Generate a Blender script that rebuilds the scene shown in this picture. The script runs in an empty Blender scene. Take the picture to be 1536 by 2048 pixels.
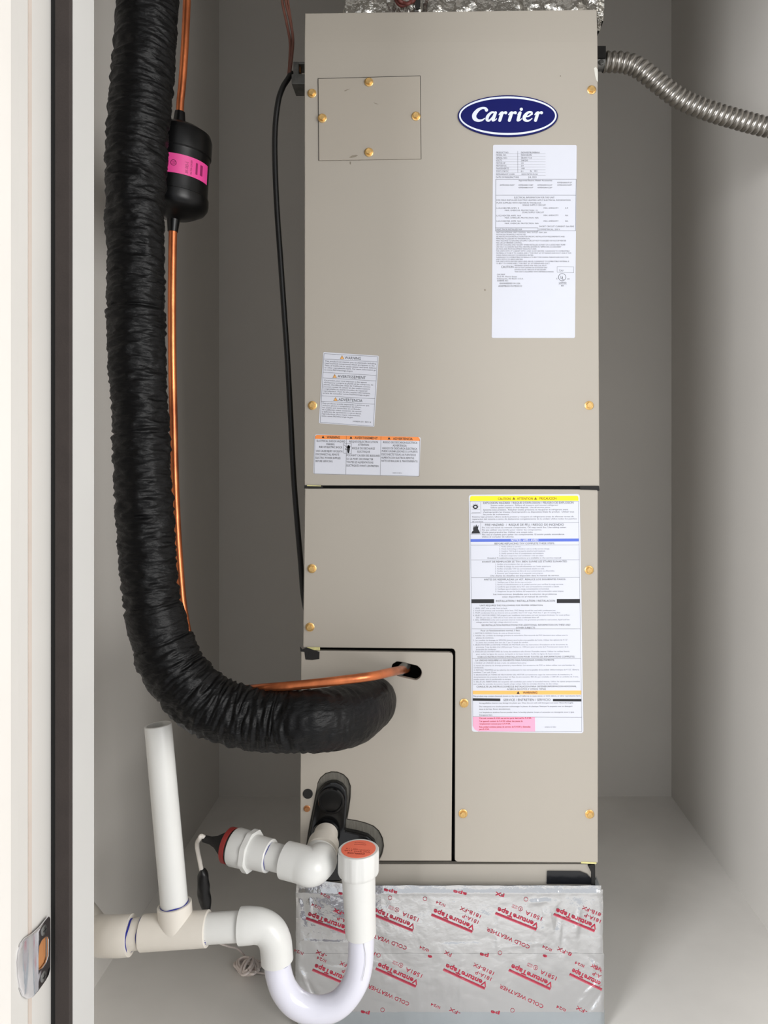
import bpy, bmesh, math, random
from mathutils import Vector, Matrix, noise
random.seed(7)
C = bpy.context.scene.collection
SC = bpy.context.scene
F = 1479.0; VX = 869.0; VY = 932.0       # focal length and vanishing point measured on the 1536x2048 photograph
H = 0.8824                               # lens height above the closet floor
DF = 1.157                               # distance of the cabinet front

# ---------------------------------------------------------------- camera
cam = bpy.data.cameras.new('camera'); co = bpy.data.objects.new('camera', cam); C.objects.link(co)
co.location = (0, 0, H); co.rotation_euler = (math.pi/2, 0, 0)
cam.sensor_fit = 'VERTICAL'; cam.sensor_height = 36; cam.sensor_width = 27
cam.lens = 36*F/2048
cam.shift_x = -(VX-768)/2048; cam.shift_y = -(1024-VY)/2048
cam.clip_start = 0.02
SC.camera = co
# ---------------------------------------------------------------- world, lights, exposure
w = bpy.data.worlds.new('room_light'); SC.world = w; w.use_nodes = True
bg = w.node_tree.nodes['Background']; bg.inputs[0].default_value = (0.96, 0.975, 1.0, 1); bg.inputs[1].default_value = 0.84
def area(name, loc, target, sx, sy, power, col):
    l = bpy.data.lights.new(name, 'AREA'); l.shape = 'RECTANGLE'; l.size = sx; l.size_y = sy; l.energy = power; l.color = col
    o = bpy.data.objects.new(name, l); C.objects.link(o); o.location = loc
    o.rotation_euler = (Vector(target)-Vector(loc)).to_track_quat('-Z', 'Y').to_euler(); return o
area('window_daylight', (-1.65, -1.0, 1.12), (0.3, 1.2, 0.4), 1.3, 1.4, 108, (0.97, 0.98, 1.0))
area('hall_light', (1.7, -0.6, 1.1), (-0.5, 1.3, 0.5), 1.3, 1.5, 55, (1.0, 0.985, 0.965))
SC.view_settings.view_transform = 'Standard'; SC.view_settings.look = 'None'
SC.view_settings.exposure = 0.0; SC.view_settings.gamma = 1.0; SC.view_settings.use_curve_mapping = False

# ---------------------------------------------------------------- materials
def s2l(c):
    c = c/255.0
    return c/12.92 if c <= 0.04045 else ((c+0.055)/1.055)**2.4
def col(r, g, b): return (s2l(r), s2l(g), s2l(b), 1)
def mat(name, rgb, rough=0.5, metal=0.0, var=0.0, vscale=8.0, bump=0.0, bscale=60.0, rgb2=None, spec=None, coat=0.0, stretch=None, detail=4, bdist=0.001, lo=.35, hi=.65, sss=0, trans=0):
    m = bpy.data.materials.new(name); m.use_nodes = True
    nt = m.node_tree; b = nt.nodes['Principled BSDF']
    b.inputs['Base Color'].default_value = col(*rgb); b.inputs['Roughness'].default_value = rough; b.inputs['Metallic'].default_value = metal
    if spec is not None: b.inputs['Specular IOR Level'].default_value = spec
    if coat: b.inputs['Coat Weight'].default_value = coat; b.inputs['Coat Roughness'].default_value = 0.15
    if sss: b.inputs['Subsurface Weight'].default_value = sss; b.inputs['Subsurface Radius'].default_value = (.01, .01, .01)
    if trans: b.inputs['Transmission Weight'].default_value = trans
    tc = nt.nodes.new('ShaderNodeTexCoord'); src = tc.outputs['Object']
    if stretch:
        mp = nt.nodes.new('ShaderNodeMapping'); mp.inputs['Scale'].default_value = stretch; nt.links.new(src, mp.inputs[0]); src = mp.outputs[0]
    if rgb2 or var:
        n = nt.nodes.new('ShaderNodeTexNoise'); n.inputs['Scale'].default_value = vscale; n.inputs['Detail'].default_value = detail
        nt.links.new(src, n.inputs['Vector'])
        r = nt.nodes.new('ShaderNodeValToRGB'); r.color_ramp.elements[0].position = lo; r.color_ramp.elements[1].position = hi
        if rgb2: c1, c2 = col(*rgb), col(*rgb2)
        else:
            c = col(*rgb); c1 = tuple(x*(1-var) for x in c[:3])+(1,); c2 = tuple(min(1, x*(1+var)) for x in c[:3])+(1,)
        r.color_ramp.elements[0].color = c1; r.color_ramp.elements[1].color = c2
        nt.links.new(n.outputs['Fac'], r.inputs[0]); nt.links.new(r.outputs[0], b.inputs['Base Color'])
    if bump:
        n2 = nt.nodes.new('ShaderNodeTexNoise'); n2.inputs['Scale'].default_value = bscale; n2.inputs['Detail'].default_value = 5
        nt.links.new(src, n2.inputs['Vector'])
        bp = nt.nodes.new('ShaderNodeBump'); bp.inputs['Strength'].default_value = bump; bp.inputs['Distance'].default_value = bdist
        nt.links.new(n2.outputs['Fac'], bp.inputs['Height']); nt.links.new(bp.outputs[0], b.inputs['Normal'])
    return m
M = dict(
    wall=mat('wall_paint', (213, 209, 203), 0.75, var=0.02, vscale=2.5, bump=0.25, bscale=90),
    floor=mat('floor_paint', (230, 227, 222), 0.6, var=0.05, vscale=5, bump=0.3, bscale=40),
    trim=mat('trim_paint', (198, 195, 190), 0.4, bump=0.15, bscale=30, var=.015, vscale=9),
    stop=mat('stop_paint', (188, 187, 184), 0.45, bump=0.15, bscale=40, var=.015, vscale=9),
    casing=mat('casing_paint', (220, 216, 210), 0.35, bump=0.2, bscale=30, var=.015, vscale=9),
    groove_shade=mat('groove_shade_paint', (190, 178, 168), 0.6, var=.05, vscale=20, bump=.2, bscale=60),
    foam=mat('weatherstrip_foam', (50, 43, 40), 0.9, bump=0.3, bscale=500, var=.08, vscale=40),
    black_gap=mat('gap_shade_black', (16, 15, 15), 0.7, var=.1, vscale=60),
    panel=mat('taupe_enamel', (173, 166, 155), 0.42, bump=0.12, bscale=260, bdist=.0004, var=0.012, vscale=4),
    cover=mat('taupe_enamel_cover', (172, 164, 152), 0.42, bump=0.12, bscale=260, bdist=.0004, var=0.012, vscale=5),
    chassis=mat('chassis_steel', (168, 162, 152), 0.45, var=.03, vscale=9),
    dark=mat('cabinet_lining', (12, 12, 12), 0.9, var=.1, vscale=30),
    brass=mat('gold_zinc', (226, 186, 120), 0.35, 0.75, var=.12, vscale=200),
    bronze=mat('copper_zinc', (196, 140, 96), 0.35, 0.75, var=.12, vscale=200),
    label=mat('label_paper', (213, 215, 224), 0.6, spec=.2, var=.005, vscale=30),
    ink=mat('black_ink', (26, 26, 30), 0.6, var=.05, vscale=300),
    ink2=mat('grey_ink', (70, 70, 78), 0.6, var=.05, vscale=300),
    ink3=mat('pale_ink', (112, 114, 126), 0.6, var=.05, vscale=300),
    orange=mat('orange_ink', (246, 146, 72), 0.5, var=.01, vscale=60),
    amber=mat('amber_ink', (252, 186, 104), 0.5, var=.01, vscale=60),
    yellow=mat('yellow_ink', (252, 228, 30), 0.5, var=.01, vscale=60),
    blue=mat('blue_ink', (86, 110, 206), 0.5, var=.01, vscale=60),
    pink=mat('pink_ink', (255, 168, 196), 0.5, var=.01, vscale=60),
    olive=mat('olive_ink', (120, 96, 12), 0.6, var=.03, vscale=60),
    navy=mat('navy_enamel', (8, 16, 92), 0.4, spec=.25, var=.03, vscale=60),
    badge_white=mat('badge_white', (226, 232, 248), 0.4, var=.01, vscale=60),
    tapered=mat('black_tape', (26, 27, 30), 0.3, bump=0.6, bscale=90, var=.1, vscale=60),
    gasket_and_shadow=mat('black_gasket_and_shadow', (28, 27, 26), 0.8, var=.15, vscale=90, bump=.4, bscale=300),
    yellowed=mat('yellow_backing', (206, 200, 140), 0.6, var=.08, vscale=200),
    sleeve=mat('black_pipe_wrap', (7, 7, 8), 0.45, bump=0.9, bscale=55, bdist=.003, var=.15, vscale=40, stretch=(1, 1, 2.6), spec=.22),
    copper=mat('copper', (214, 124, 78), 0.32, 0.85, vscale=26, rgb2=(140, 78, 50), stretch=(1, 1, .5), lo=.42, hi=.72, bump=.3, bscale=120),
    blackmetal=mat('black_enamel', (6, 6, 7), 0.32, spec=.3, bump=0.1, bscale=60, var=.1, vscale=40),
    magenta=mat('magenta_label', (216, 66, 140), 0.42, var=.03, vscale=60),
    magenta_ink=mat('magenta_ink', (130, 20, 80), 0.5, var=.05, vscale=90),
    pvc=mat('white_pvc', (221, 221, 218), 0.3, var=.012, vscale=25, sss=.1),
    pvc_cream=mat('cream_pvc', (222, 216, 206), 0.32, var=.02, vscale=25, sss=.1),
    trap=mat('bluish_pvc', (222, 222, 234), 0.16, var=.01, vscale=25, sss=.15, coat=.3),
    pipegrey=mat('printed_line', (190, 190, 190), 0.4, var=.02, vscale=60),
    bluepen=mat('blue_marker', (30, 40, 140), 0.5, var=.1, vscale=300),
    sticker=mat('orange_sticker', (255, 122, 92), 0.4, var=.02, vscale=60),
    sticker_ink=mat('sticker_ink', (150, 50, 36), 0.5, var=.05, vscale=60),
    darkred=mat('dark_red_wire', (96, 44, 38), 0.5, var=.1, vscale=90),
    red=mat('red_rubber', (134, 38, 34), 0.5, var=.05, vscale=60),
    plastic=mat('black_plastic', (12, 12, 13), 0.18, bump=.08, bscale=70, var=.1, vscale=40),
    smoke=mat('dusty_plastic', (104, 101, 93), 0.5, bump=.3, bscale=120, var=.15, vscale=70, stretch=(8, 1, 1)),
    cable=mat('black_cable', (14, 14, 14), 0.45, var=.1, vscale=90),
    brownwire=mat('brown_wire', (112, 70, 58), 0.5, var=.1, vscale=90),
    whitewire=mat('white_wire', (226, 220, 212), 0.5, var=.03, vscale=90),
    pinkwire=mat('dusty_pink_wire', (232, 220, 214), 0.5, var=.05, vscale=90),
    electape=mat('splice_tape', (14, 14, 15), 0.4, bump=.6, bscale=120, var=.1, vscale=90),
    steel=mat('conduit_steel', (160, 156, 150), 0.3, 0.95, var=.08, vscale=90),
    zinc=mat('zinc_casting', (120, 120, 118), 0.4, 0.85, var=.15, vscale=90, bump=.3, bscale=100),
    chrome=mat('chrome', (228, 228, 232), 0.08, 1.0, var=.02, vscale=30),
    wood=mat('raw_wood', (176, 120, 72), 0.8, rgb2=(138, 86, 44), vscale=60, stretch=(1, 1, .2), bump=.5, bscale=200),
    foil=mat('aluminium_foil', (206, 208, 211), 0.17, 0.92, bump=0.75, bscale=22, bdist=.007, detail=2, var=.02, vscale=10),
    foil_dull=mat('galvanised_tape', (186, 194, 200), 0.3, 0.8, bump=0.3, bscale=20, bdist=.002, var=.03, vscale=14),
    crinkle=mat('crinkled_foil', (196, 193, 186), 0.2, 0.95, bump=1.0, bscale=60, bdist=.004, var=.03, vscale=10),
    redink=mat('red_ink', (176, 34, 62), 0.5, var=.06, vscale=90),
    redink2=mat('faded_red_ink', (196, 84, 102), 0.5, var=.06, vscale=90),
    scratch=mat('bare_scratch', (216, 214, 204), 0.6, var=.05, vscale=90),
    smudge=mat('smudge', (132, 124, 110), 0.8, var=.15, vscale=90),
)

# ---------------------------------------------------------------- geometry helpers
ORG = {}
def P(px, py, d): return Vector(((px-VX)/F*d, d, H-(py-VY)/F*d))
def empty(name, loc, label, cat, group=None):
    o = bpy.data.objects.new(name, None); C.objects.link(o); o.location = loc; o.empty_display_size = .05
    o['label'] = label; o['category'] = cat
    if group: o['group'] = group
    ORG[o] = Vector(loc); return o
def build(name, verts, faces, material, parent=None, smooth=False, label=None, cat=None, kind=None, group=None, bevel=0, recalc=True, mats=None, midx=None):
    if parent is not None: org = ORG[parent]
    else:
        xs = [v[0] for v in verts]; ys = [v[1] for v in verts]; zs = [v[2] for v in verts]
        org = Vector(((min(xs)+max(xs))/2, (min(ys)+max(ys))/2, min(zs)))
    me = bpy.data.meshes.new(name)
    me.from_pydata([(v[0]-org[0], v[1]-org[1], v[2]-org[2]) for v in verts], [], faces)
    for mm in (mats or [material]): me.materials.append(mm)
    if midx:
        for p, i in zip(me.polygons, midx): p.material_index = i
    if recalc:
        bm = bmesh.new(); bm.from_mesh(me); bmesh.ops.recalc_face_normals(bm, faces=bm.faces)
        if bevel: bmesh.ops.bevel(bm, geom=[e for e in bm.edges if e.calc_face_angle(0) > .6], offset=bevel, segments=2, affect='EDGES', profile=.6)
        bm.to_mesh(me); bm.free()
    if smooth:
        me.polygons.foreach_set('use_smooth', [True]*len(me.polygons))
        if smooth == 'auto': me.set_sharp_from_angle(angle=math.radians(38))
    o = bpy.data.objects.new(name, me); C.objects.link(o)
    if parent is not None: o.parent = parent
    else: o.location = org
    ORG[o] = Vector(org)
    if label: o['label'] = label
    if cat: o['category'] = cat
    if kind: o['kind'] = kind
    if group: o['group'] = group
    return o
class MB:
    def __init__(s): s.v = []; s.f = []
    def add(s, v, f): n = len(s.v); s.v += [Vector(x) for x in v]; s.f += [tuple(i+n for i in q) for q in f]; return s
    def box(s, a, b):
        x0, y0, z0 = a; x1, y1, z1 = b
        return s.add([(x0,y0,z0),(x1,y0,z0),(x1,y1,z0),(x0,y1,z0),(x0,y0,z1),(x1,y0,z1),(x1,y1,z1),(x0,y1,z1)],
                     [(0,3,2,1),(4,5,6,7),(0,1,5,4),(1,2,6,5),(2,3,7,6),(3,0,4,7)])
    def build(s, name, m, parent=None, **k): return build(name, s.v, s.f, m, parent, **k)
def box(name, a, b, m, parent=None, **k): return MB().box(a, b).build(name, m, parent, **k)
def pxbox(x0, y0, x1, y1, d, t):          # corner points of a plate whose front fills a rectangle of the photo at distance d
    a = P(x0, y1, d); b = P(x1, y0, d); return (a.x, d, a.z), (b.x, d+t, b.z)
def rq(c, r, n=6):
    out = []
    for i in range(len(c)):
        p = Vector(c[i]); a = (Vector(c[i-1])-p).normalized(); b = (Vector(c[(i+1) % len(c)])-p).normalized()
        for k in range(n+1):
            t = k/n; out.append(tuple((p+a*r)*(1-t)**2+p*2*t*(1-t)+(p+b*r)*t*t))
    return out
def plate_mesh(outer, holes, d, t, bevel):
    cu = bpy.data.curves.new('tmp', 'CURVE'); cu.dimensions = '2D'; cu.fill_mode = 'BOTH'
    cu.extrude = max(t/2-bevel, 0); cu.bevel_depth = bevel; cu.bevel_resolution = 1; cu.offset = -bevel
    for pts in [outer]+list(holes):
        s = cu.splines.new('POLY'); s.points.add(len(pts)-1); s.use_cyclic_u = True
        for i, (x, z) in enumerate(pts): s.points[i].co = (x, z, 0, 1)
    o = bpy.data.objects.new('tmp', cu); C.objects.link(o); bpy.context.view_layer.update()
    me = o.to_mesh(); vs = [Vector((v.co.x, d+t/2-v.co.z, v.co.y)) for v in me.vertices]; fs = [tuple(p.vertices) for p in me.polygons]
    o.to_mesh_clear(); bpy.data.objects.remove(o); bpy.data.curves.remove(cu)
    return vs, fs
def plate(name, pts, d, t, m, parent, holes=(), bevel=0.0, **k):
    w = lambda q: [(P(x, y, d).x, P(x, y, d).z) for x, y in q]
    vs, fs = plate_mesh(w(pts), [w(h) for h in holes], d, t, bevel)
    bm = bmesh.new(); vv = [bm.verts.new(v) for v in vs]
    for f in fs:
        try: bm.faces.new([vv[i] for i in f])
        except ValueError: pass
    bmesh.ops.remove_doubles(bm, verts=bm.verts, dist=1e-6); bm.verts.index_update()
    v2 = [v.co.copy() for v in bm.verts]; f2 = [tuple(v.index for v in f.verts) for f in bm.faces]; bm.free()
    return build(name, v2, f2, m, parent, **k)
def cr(pts, n):                            # Catmull-Rom through tuples of any length
    out = []; L = len(pts)
    for i in range(L-1):
        p0, p1, p2, p3 = pts[max(i-1, 0)], pts[i], pts[i+1], pts[min(i+2, L-1)]
        for k in range(n):
            t = k/n
            out.append(tuple(.5*((2*b)+(-a+c)*t+(2*a-5*b+4*c-e)*t*t+(-a+3*b-3*c+e)*t**3) for a, b, c, e in zip(p0, p1, p2, p3)))
    out.append(tuple(pts[-1])); return out
def resample(pts, step):
    res = [pts[0]]; acc = 0
    for a, b in zip(pts, pts[1:]):
        l = (Vector(b[:3])-Vector(a[:3])).length
        if l == 0: continue
        t = step-acc
        while t <= l:
            k = t/l; res.append(tuple(x+(y-x)*k for x, y in zip(a, b))); t += step
        acc = l-(t-step)
    res.append(pts[-1]); return res
def sweep(pts, r=None, n=20, caps=True, disp=None):   # pts: (x,y,z[,r])
    P3 = [Vector(p[:3]) for p in pts]; R = [(p[3] if len(p) > 3 else r) for p in pts]
    T = [(P3[min(i+1, len(P3)-1)]-P3[max(i-1, 0)]).normalized() for i in range(len(P3))]
    up = Vector((0, -1, 0))
    if abs(T[0].dot(up)) > .9: up = Vector((0, 0, 1))
    N = (up-T[0]*up.dot(T[0])).normalized(); v = []; f = []; s = 0
    for i in range(len(P3)):
        if i:
            N = (N-T[i]*N.dot(T[i])).normalized(); s += (P3[i]-P3[i-1]).length
        B = T[i].cross(N)
        for k in range(n):
            a = 2*math.pi*k/n; rr = R[i]+(disp(s, a, P3[i]) if disp else 0)
            v.append(P3[i]+(N*math.cos(a)+B*math.sin(a))*rr)
    for i in range(len(P3)-1):
        for k in range(n):
            f.append((i*n+k, i*n+(k+1) % n, (i+1)*n+(k+1) % n, (i+1)*n+k))
    if caps: f.append(tuple(range(n))); f.append(tuple((len(P3)-1)*n+k for k in range(n)))
    return v, f
def tube(name, pts, r, m, parent=None, n=16, seg=10, disp=None, **k):
    v, f = sweep(cr(pts, seg), r, n, True, disp); return build(name, v, f, m, parent, smooth='auto', **k)
def px3(lst, d=None): return [tuple(P(*(q[:3] if len(q) > 2 else (q[0], q[1], d)))) for q in lst]
def lathe(prof, p0, axis, n=32, sides=None):           # prof: (distance along axis, radius)
    ax = Vector(axis).normalized(); u = ax.orthogonal().normalized(); w_ = ax.cross(u); v = []; f = []
    for j, (t, r) in enumerate(prof):
        for k in range(n):
            a = 2*math.pi*k/n; rr = sides(j, a, r) if sides else r
            v.append(Vector(p0)+ax*t+(u*math.cos(a)+w_*math.sin(a))*rr)
    for j in range(len(prof)-1):
        for k in range(n): f.append((j*n+k, j*n+(k+1) % n, (j+1)*n+(k+1) % n, (j+1)*n+k))
    f.append(tuple(range(n))); f.append(tuple((len(prof)-1)*n+k for k in range(n)))
    return v, f
def spin(name, prof, p0, axis, m, parent=None, n=32, sides=None, **k):
    v, f = lathe(prof, p0, axis, n, sides); return build(name, v, f, m, parent, smooth='auto', **k)
def ring(prof_r, t0, t1, inner):           # closed collar profile
    return [(t0, inner), (t0, prof_r), (t1, prof_r), (t1, inner)]

# ---------------------------------------------------------------- lettering (built-in font, glyph outlines cached)
GL = {}
def glyphs(chars, bold):
    obs = []
    for ch in chars:
        if (ch, bold) in GL: continue
        pair = []
        for body in (ch, ch+'|'):
            cu = bpy.data.curves.new('g', 'FONT'); cu.body = body; cu.resolution_u = 3 if bold else 2; cu.offset = bold
            cu.fill_mode = 'FRONT'; o = bpy.data.objects.new('g', cu); C.objects.link(o); pair.append(o)
        obs.append((ch, pair))
    if not obs: return
    cu = bpy.data.curves.new('g', 'FONT'); cu.body = '|'; cu.resolution_u = 1; ob = bpy.data.objects.new('g', cu); C.objects.link(ob); cu.offset = bold
    bpy.context.view_layer.update()
    mx = lambda o: max((v.co.x for v in o.to_mesh().vertices), default=0)
    bar = mx(ob)
    for ch, (a, b) in obs:
        me = a.to_mesh(); vs = [(v.co.x, v.co.y) for v in me.vertices]; fs = [tuple(p.vertices) for p in me.polygons]
        GL[(ch, bold)] = (vs, fs, mx(b)-bar)
    for o in [ob]+[x for _, pr in obs for x in pr]:
        c_ = o.data; o.to_mesh_clear(); bpy.data.objects.remove(o); bpy.data.curves.remove(c_)
CAP = [0]
def text_px(s, x0, y0, x1, y1, cap, bold=0.0, fit=True, shear=0, align=None):
    """verts in photo pixels: baseline from (x0,y0) to (x1,y1), cap height in pixels"""
    glyphs(sorted(set(s+'H')), bold)
    if not CAP[0]: CAP[0] = max(v[1] for v in GL[('H', bold)][0])
    tot = sum(GL[(c, bold)][2] for c in s)
    if tot <= 0: return [], []
    L = math.hypot(x1-x0, y1-y0); ex = ((x1-x0)/L, (y1-y0)/L); ey = (ex[1], -ex[0])
    sx = L/tot; sy = cap/CAP[0]; cur = 0; V = []; FF = []
    for c in s:
        vs, fs, adv = GL[(c, bold)]; n = len(V)
        for x, y in vs:
            u = (x+cur+shear*y)*sx; v = y*sy
            V.append((x0+ex[0]*u+ey[0]*v, y0+ex[1]*u+ey[1]*v))
        FF += [tuple(i+n for i in q) for q in fs]; cur += adv
    return V, FF
class Ink:                                  # flat print gathered into one mesh on a surface
    def __init__(s, d): s.d = d; s.v = []; s.f = []; s.fn = None; s.clip = 0; s.stack = 0
    def put(s, V, FF):
        if s.clip: FF = [q for q in FF if max(V[i][0] for i in q) < s.clip]
        if s.stack: s.d -= s.stack
        n = len(s.v); s.v += [(s.fn(x, y) if s.fn else P(x, y, s.d)) for x, y in V]; s.f += [tuple(i+n for i in q) for q in FF]
    def text(s, *a, **k): s.put(*text_px(*a, **k))
    def quad(s, *pts): s.put(pts, [tuple(range(len(pts)))])
    def line(s, x0, y0, x1, y1, w=1.0, n=1):
        L = math.hypot(x1-x0, y1-y0); nx, ny = -(y1-y0)/L*w/2, (x1-x0)/L*w/2
        V = []
        for k in range(n+1):
            t = k/n; x = x0+(x1-x0)*t; y = y0+(y1-y0)*t; V += [(x+nx, y+ny), (x-nx, y-ny)]
        s.put(V, [(2*k, 2*k+1, 2*k+3, 2*k+2) for k in range(n)])
    def ring(s, cx, cy, rx, ry, t, n=32):
        V = []
        for k in range(n):
            a = 2*math.pi*k/n; V += [(cx+rx*math.cos(a), cy+ry*math.sin(a)), (cx+(rx-t)*math.cos(a), cy+(ry-t)*math.sin(a))]
        s.put(V, [(2*k, 2*k+1, (2*k+3) % (2*n), (2*k+2) % (2*n)) for k in range(n)])
    def stroke(s, pts, n=8):                # pts (x,y,width)
        q = cr(pts, n); V = []
        for i, (x, y, w_) in enumerate(q):
            a = q[max(i-1, 0)]; b = q[min(i+1, len(q)-1)]; L = math.hypot(b[0]-a[0], b[1]-a[1]) or 1
            nx, ny = -(b[1]-a[1])/L*w_/2, (b[0]-a[0])/L*w_/2; V += [(x+nx, y+ny), (x-nx, y-ny)]
        s.put(V, [(2*k, 2*k+1, 2*k+3, 2*k+2) for k in range(len(q)-1)])
        for x, y, w_ in (pts[0], pts[-1]): s.disc(x, y, w_/2)
    def disc(s, x, y, r, n=14): s.put([(x+r*math.cos(2*math.pi*k/n), y+r*math.sin(2*math.pi*k/n)) for k in range(n)], [tuple(range(n))])
    def tri(s, x, y, h, ang=0): 
        c, q = math.cos(ang), math.sin(ang); w_ = h*.58
        s.put([(x+c*a-q*b, y+q*a+c*b) for a, b in ((-w_, 0), (w_, 0), (0, -h))], [(0, 1, 2)])
    def build(s, name, m, parent, **k):
        if name == 'printed_text': k['kind'] = 'stuff'
        if s.v: return build(name, s.v, s.f, m, parent, recalc=False, **k)

# ================================================================ SETTING
XL, XR, DB = -0.5753, 0.6327, 1.974
ZC = 2.45
JX = -0.3264
def struct(name, m, *boxes, parent=None, **k):
    b = MB()
    for a, c in boxes: b.box(a, c)
    o = b.build(name, m, parent, **k)
    if parent is None: o['kind'] = 'structure'
    return o
struct('floor', M['floor'], ((XL-.1, 0.672, -.05), (XR+.1, DB+.1, 0)))
struct('wall_back', M['wall'], ((XL-.1, DB, 0), (XR+.1, DB+.08, ZC)))
struct('wall_left', M['wall'], ((XL-.1, .672, 0), (XL, DB, ZC)))
struct('wall_right', M['wall'], ((XR, .672, 0), (XR+.1, DB, ZC)))
struct('ceiling', M['wall'], ((XL-.1, .672, ZC), (XR+.1, DB+.08, ZC+.08)))
OR, OT = 0.60, 1.72                          # right side and head of the door opening
struct('wall_front', M['trim'], ((-1.6, .5631, -.05), (JX-.02, .672, 2.3)), ((OR+.02, .5631, -.05), (1.8, .672, 2.3)), ((JX-.02, .5631, OT+.02), (OR+.02, .672, 2.3)))
# jamb, casing and stop of the doorway (left side is the one in view)
struct('trim_1', M['trim'], ((JX-.02, .5631, -.05), (JX, .672, OT+.02)), ((OR, .5631, -.05), (OR+.02, .672, OT+.02)), ((JX, .5631, OT), (OR, .672, OT+.02)))
b = MB()
b.box((-.395, .548, -.05), (-.3225, .563, OT-.004))
b.box((OR-.004, .548, -.05), (OR+.07, .563, OT-.004)); b.box((-.395, .548, OT-.004), (OR+.07, .563, OT+.07))
o = b.build('trim_2', M['casing']); o['kind'] = 'structure'
o = MB().box((JX, .5635, -.05), (JX+.0005, .5795, OT)).build('trim_3', M['trim'], bevel=.0002); o['kind'] = 'structure'
o = MB().box((JX+.0001, .5935, -.05), (JX+.0005, .5985, OT)).build('groove_shade_strip', M['groove_shade']); o['kind'] = 'structure'  # pinkish strip whose colour imitates a shaded groove and its reflection
o = MB().box((JX+.0001, .6325, -.05), (-.3094, .672, OT)).build('trim_4', M['stop']); o['kind'] = 'structure'
struct('trim_5', M['foam'], ((JX+.0052, .6262, -.05), (-.3096, .6325, OT)))
struct('gap_shade_strip', M['black_gap'], ((JX+.0001, .6292, -.05), (JX+.0052, .6324, OT)))  # solid black strip standing in for the dark gap beside the foam

# ================================================================ STRIKE PLATE on the jamb
sp = empty('strike_plate', (JX, .6035, .4795), 'chrome strike plate with two screws on the white door jamb', 'strike plate')
SX = JX+.0032
def dz(px, py):                              # point of the jamb face seen at this pixel -> (distance, height)
    d = -SX*F/(VX-px); return d, H-(py-VY)/F*d
out = [dz(*q) for q in ((97,1833),(99,1836),(99.5,1880),(99,1938),(96,1950),(90,1961),(75,1982),(64,1995),(58,1998),(50,1992),(44,1975),(40,1950),(39,1925),(41,1905),(46,1888),(54,1876),(64,1868),(80,1853),(92,1838))]
hole = [dz(*q) for q in ((90,1873),(94,1874),(95.5,1880),(95,1912),(91,1925),(83,1936),(76,1940),(75.5,1915),(77,1892),(82,1881))]
def lip(d): return SX-max(0, .5955-d)*.16
vs, fs = plate_mesh(out, [hole], 0, .0016, .0004)
bm = bmesh.new(); vv = [bm.verts.new((-v.y, v.x, v.z)) for v in vs]
for q in fs:
    try: bm.faces.new([vv[i] for i in q])
    except ValueError: pass
bmesh.ops.remove_doubles(bm, verts=bm.verts, dist=1e-6)
for cut in (.602, .599, .5965, .594, .591, .588, .585):
    bmesh.ops.bisect_plane(bm, geom=bm.verts[:]+bm.edges[:]+bm.faces[:], plane_co=(0, cut, 0), plane_no=(0, 1, 0))
bmesh.ops.triangulate(bm, faces=bm.faces)
for v in bm.verts:
    t = max(0, .599-v.co.y); v.co.x += SX+.0016-.0008-min(t*t*16, .0005+t*.09)
bm.verts.index_update()
build('plate', [v.co.copy() for v in bm.verts], [tuple(v.index for v in q.verts) for q in bm.faces], M['chrome'], sp, smooth='auto'); bm.free()
d0, z0 = dz(86, 1907)
box('latch_hole_backing', (JX+.0002, d0-.0095, z0-.019), (JX+.0014, d0+.0075, z0+.019), M['wood'], sp, label='raw wood seen through the latch hole')
for q in ((86, 1860), (85, 1953)):
    d_, z_ = dz(*q)
    s_ = spin('screw', [(0, .0042), (.0002, .0042), (.0007, .0034), (.0009, .001)], (SX+.0008, d_, z_), (1, 0, 0), M['zinc'], sp, n=20)
    b = MB(); b.box((SX+.0015, d_-.0024, z_-.0005), (SX+.0018, d_+.0024, z_+.0005)); b.box((SX+.0015, d_-.0005, z_-.0024), (SX+.0018, d_+.0005, z_+.0024))
    b.build('cross_recess', M['black_gap'], s_)

# ================================================================ AIR HANDLER
CXL = P(609, 0, DF).x; CXR = P(1196, 0, DF).x
ah = empty('air_handler', ((CXL+CXR)/2, DF+.27, P(0, 1768, DF).z), 'tall taupe metal air handler cabinet in the middle of the closet', 'air handler')
zt = P(0, 19, DF).z; zb = P(0, 1768, DF).z
b = MB()
DI = DF+.012; DBK = DF+.54
XA, XB = CXL+.001, CXR-.001
b.box((XA, DI, zb), (XA+.003, DBK, zt-.004)); b.box((XB-.003, DI, zb), (XB, DBK, zt-.004))
b.box((XA, DBK-.003, zb), (XB, DBK, zt-.004)); b.box((XA, DI, zt-.007), (XB, DBK, zt-.004)); b.box((XA, DI, zb), (XB, DBK, zb+.003))
b.build('cabinet_shell', M['chassis'], ah)
box('inner_lining', (XA+.004, DF+.045, zb+.004), (XB-.004, DF+.055, zt-.008), M['dark'], ah)
box('crossbar', *pxbox(609, 962, 1196, 990, DF+.0125, .006), M['dark'], ah)
# upper panel: flat sheet whose top 7 cm leans back slightly
def sheet(name, corners, d, t, m, lean=None, r=.0022, **k):
    return plate(name, corners, d, t, m, ah, bevel=.0012, **k)
up = [(609, 23), (1195, 15), (1199, 972), (609, 971)]
o = sheet('upper_panel', up, DF, .010, M['panel'])
me = o.data
bm = bmesh.new(); bm.from_mesh(me)
zl = P(0, 84, DF).z-ORG[ah].z
for zc in (zl, zl-.010, zl+.012):
    bmesh.ops.bisect_plane(bm, geom=bm.verts[:]+bm.edges[:]+bm.faces[:], plane_co=(0, 0, zc), plane_no=(0, 0, 1))
for v in bm.verts:
    t = max(0, v.co.z-(zl-.010)); v.co.y += min(t*t*2.2, t*.075)
bm.to_mesh(me); bm.free()
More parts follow.
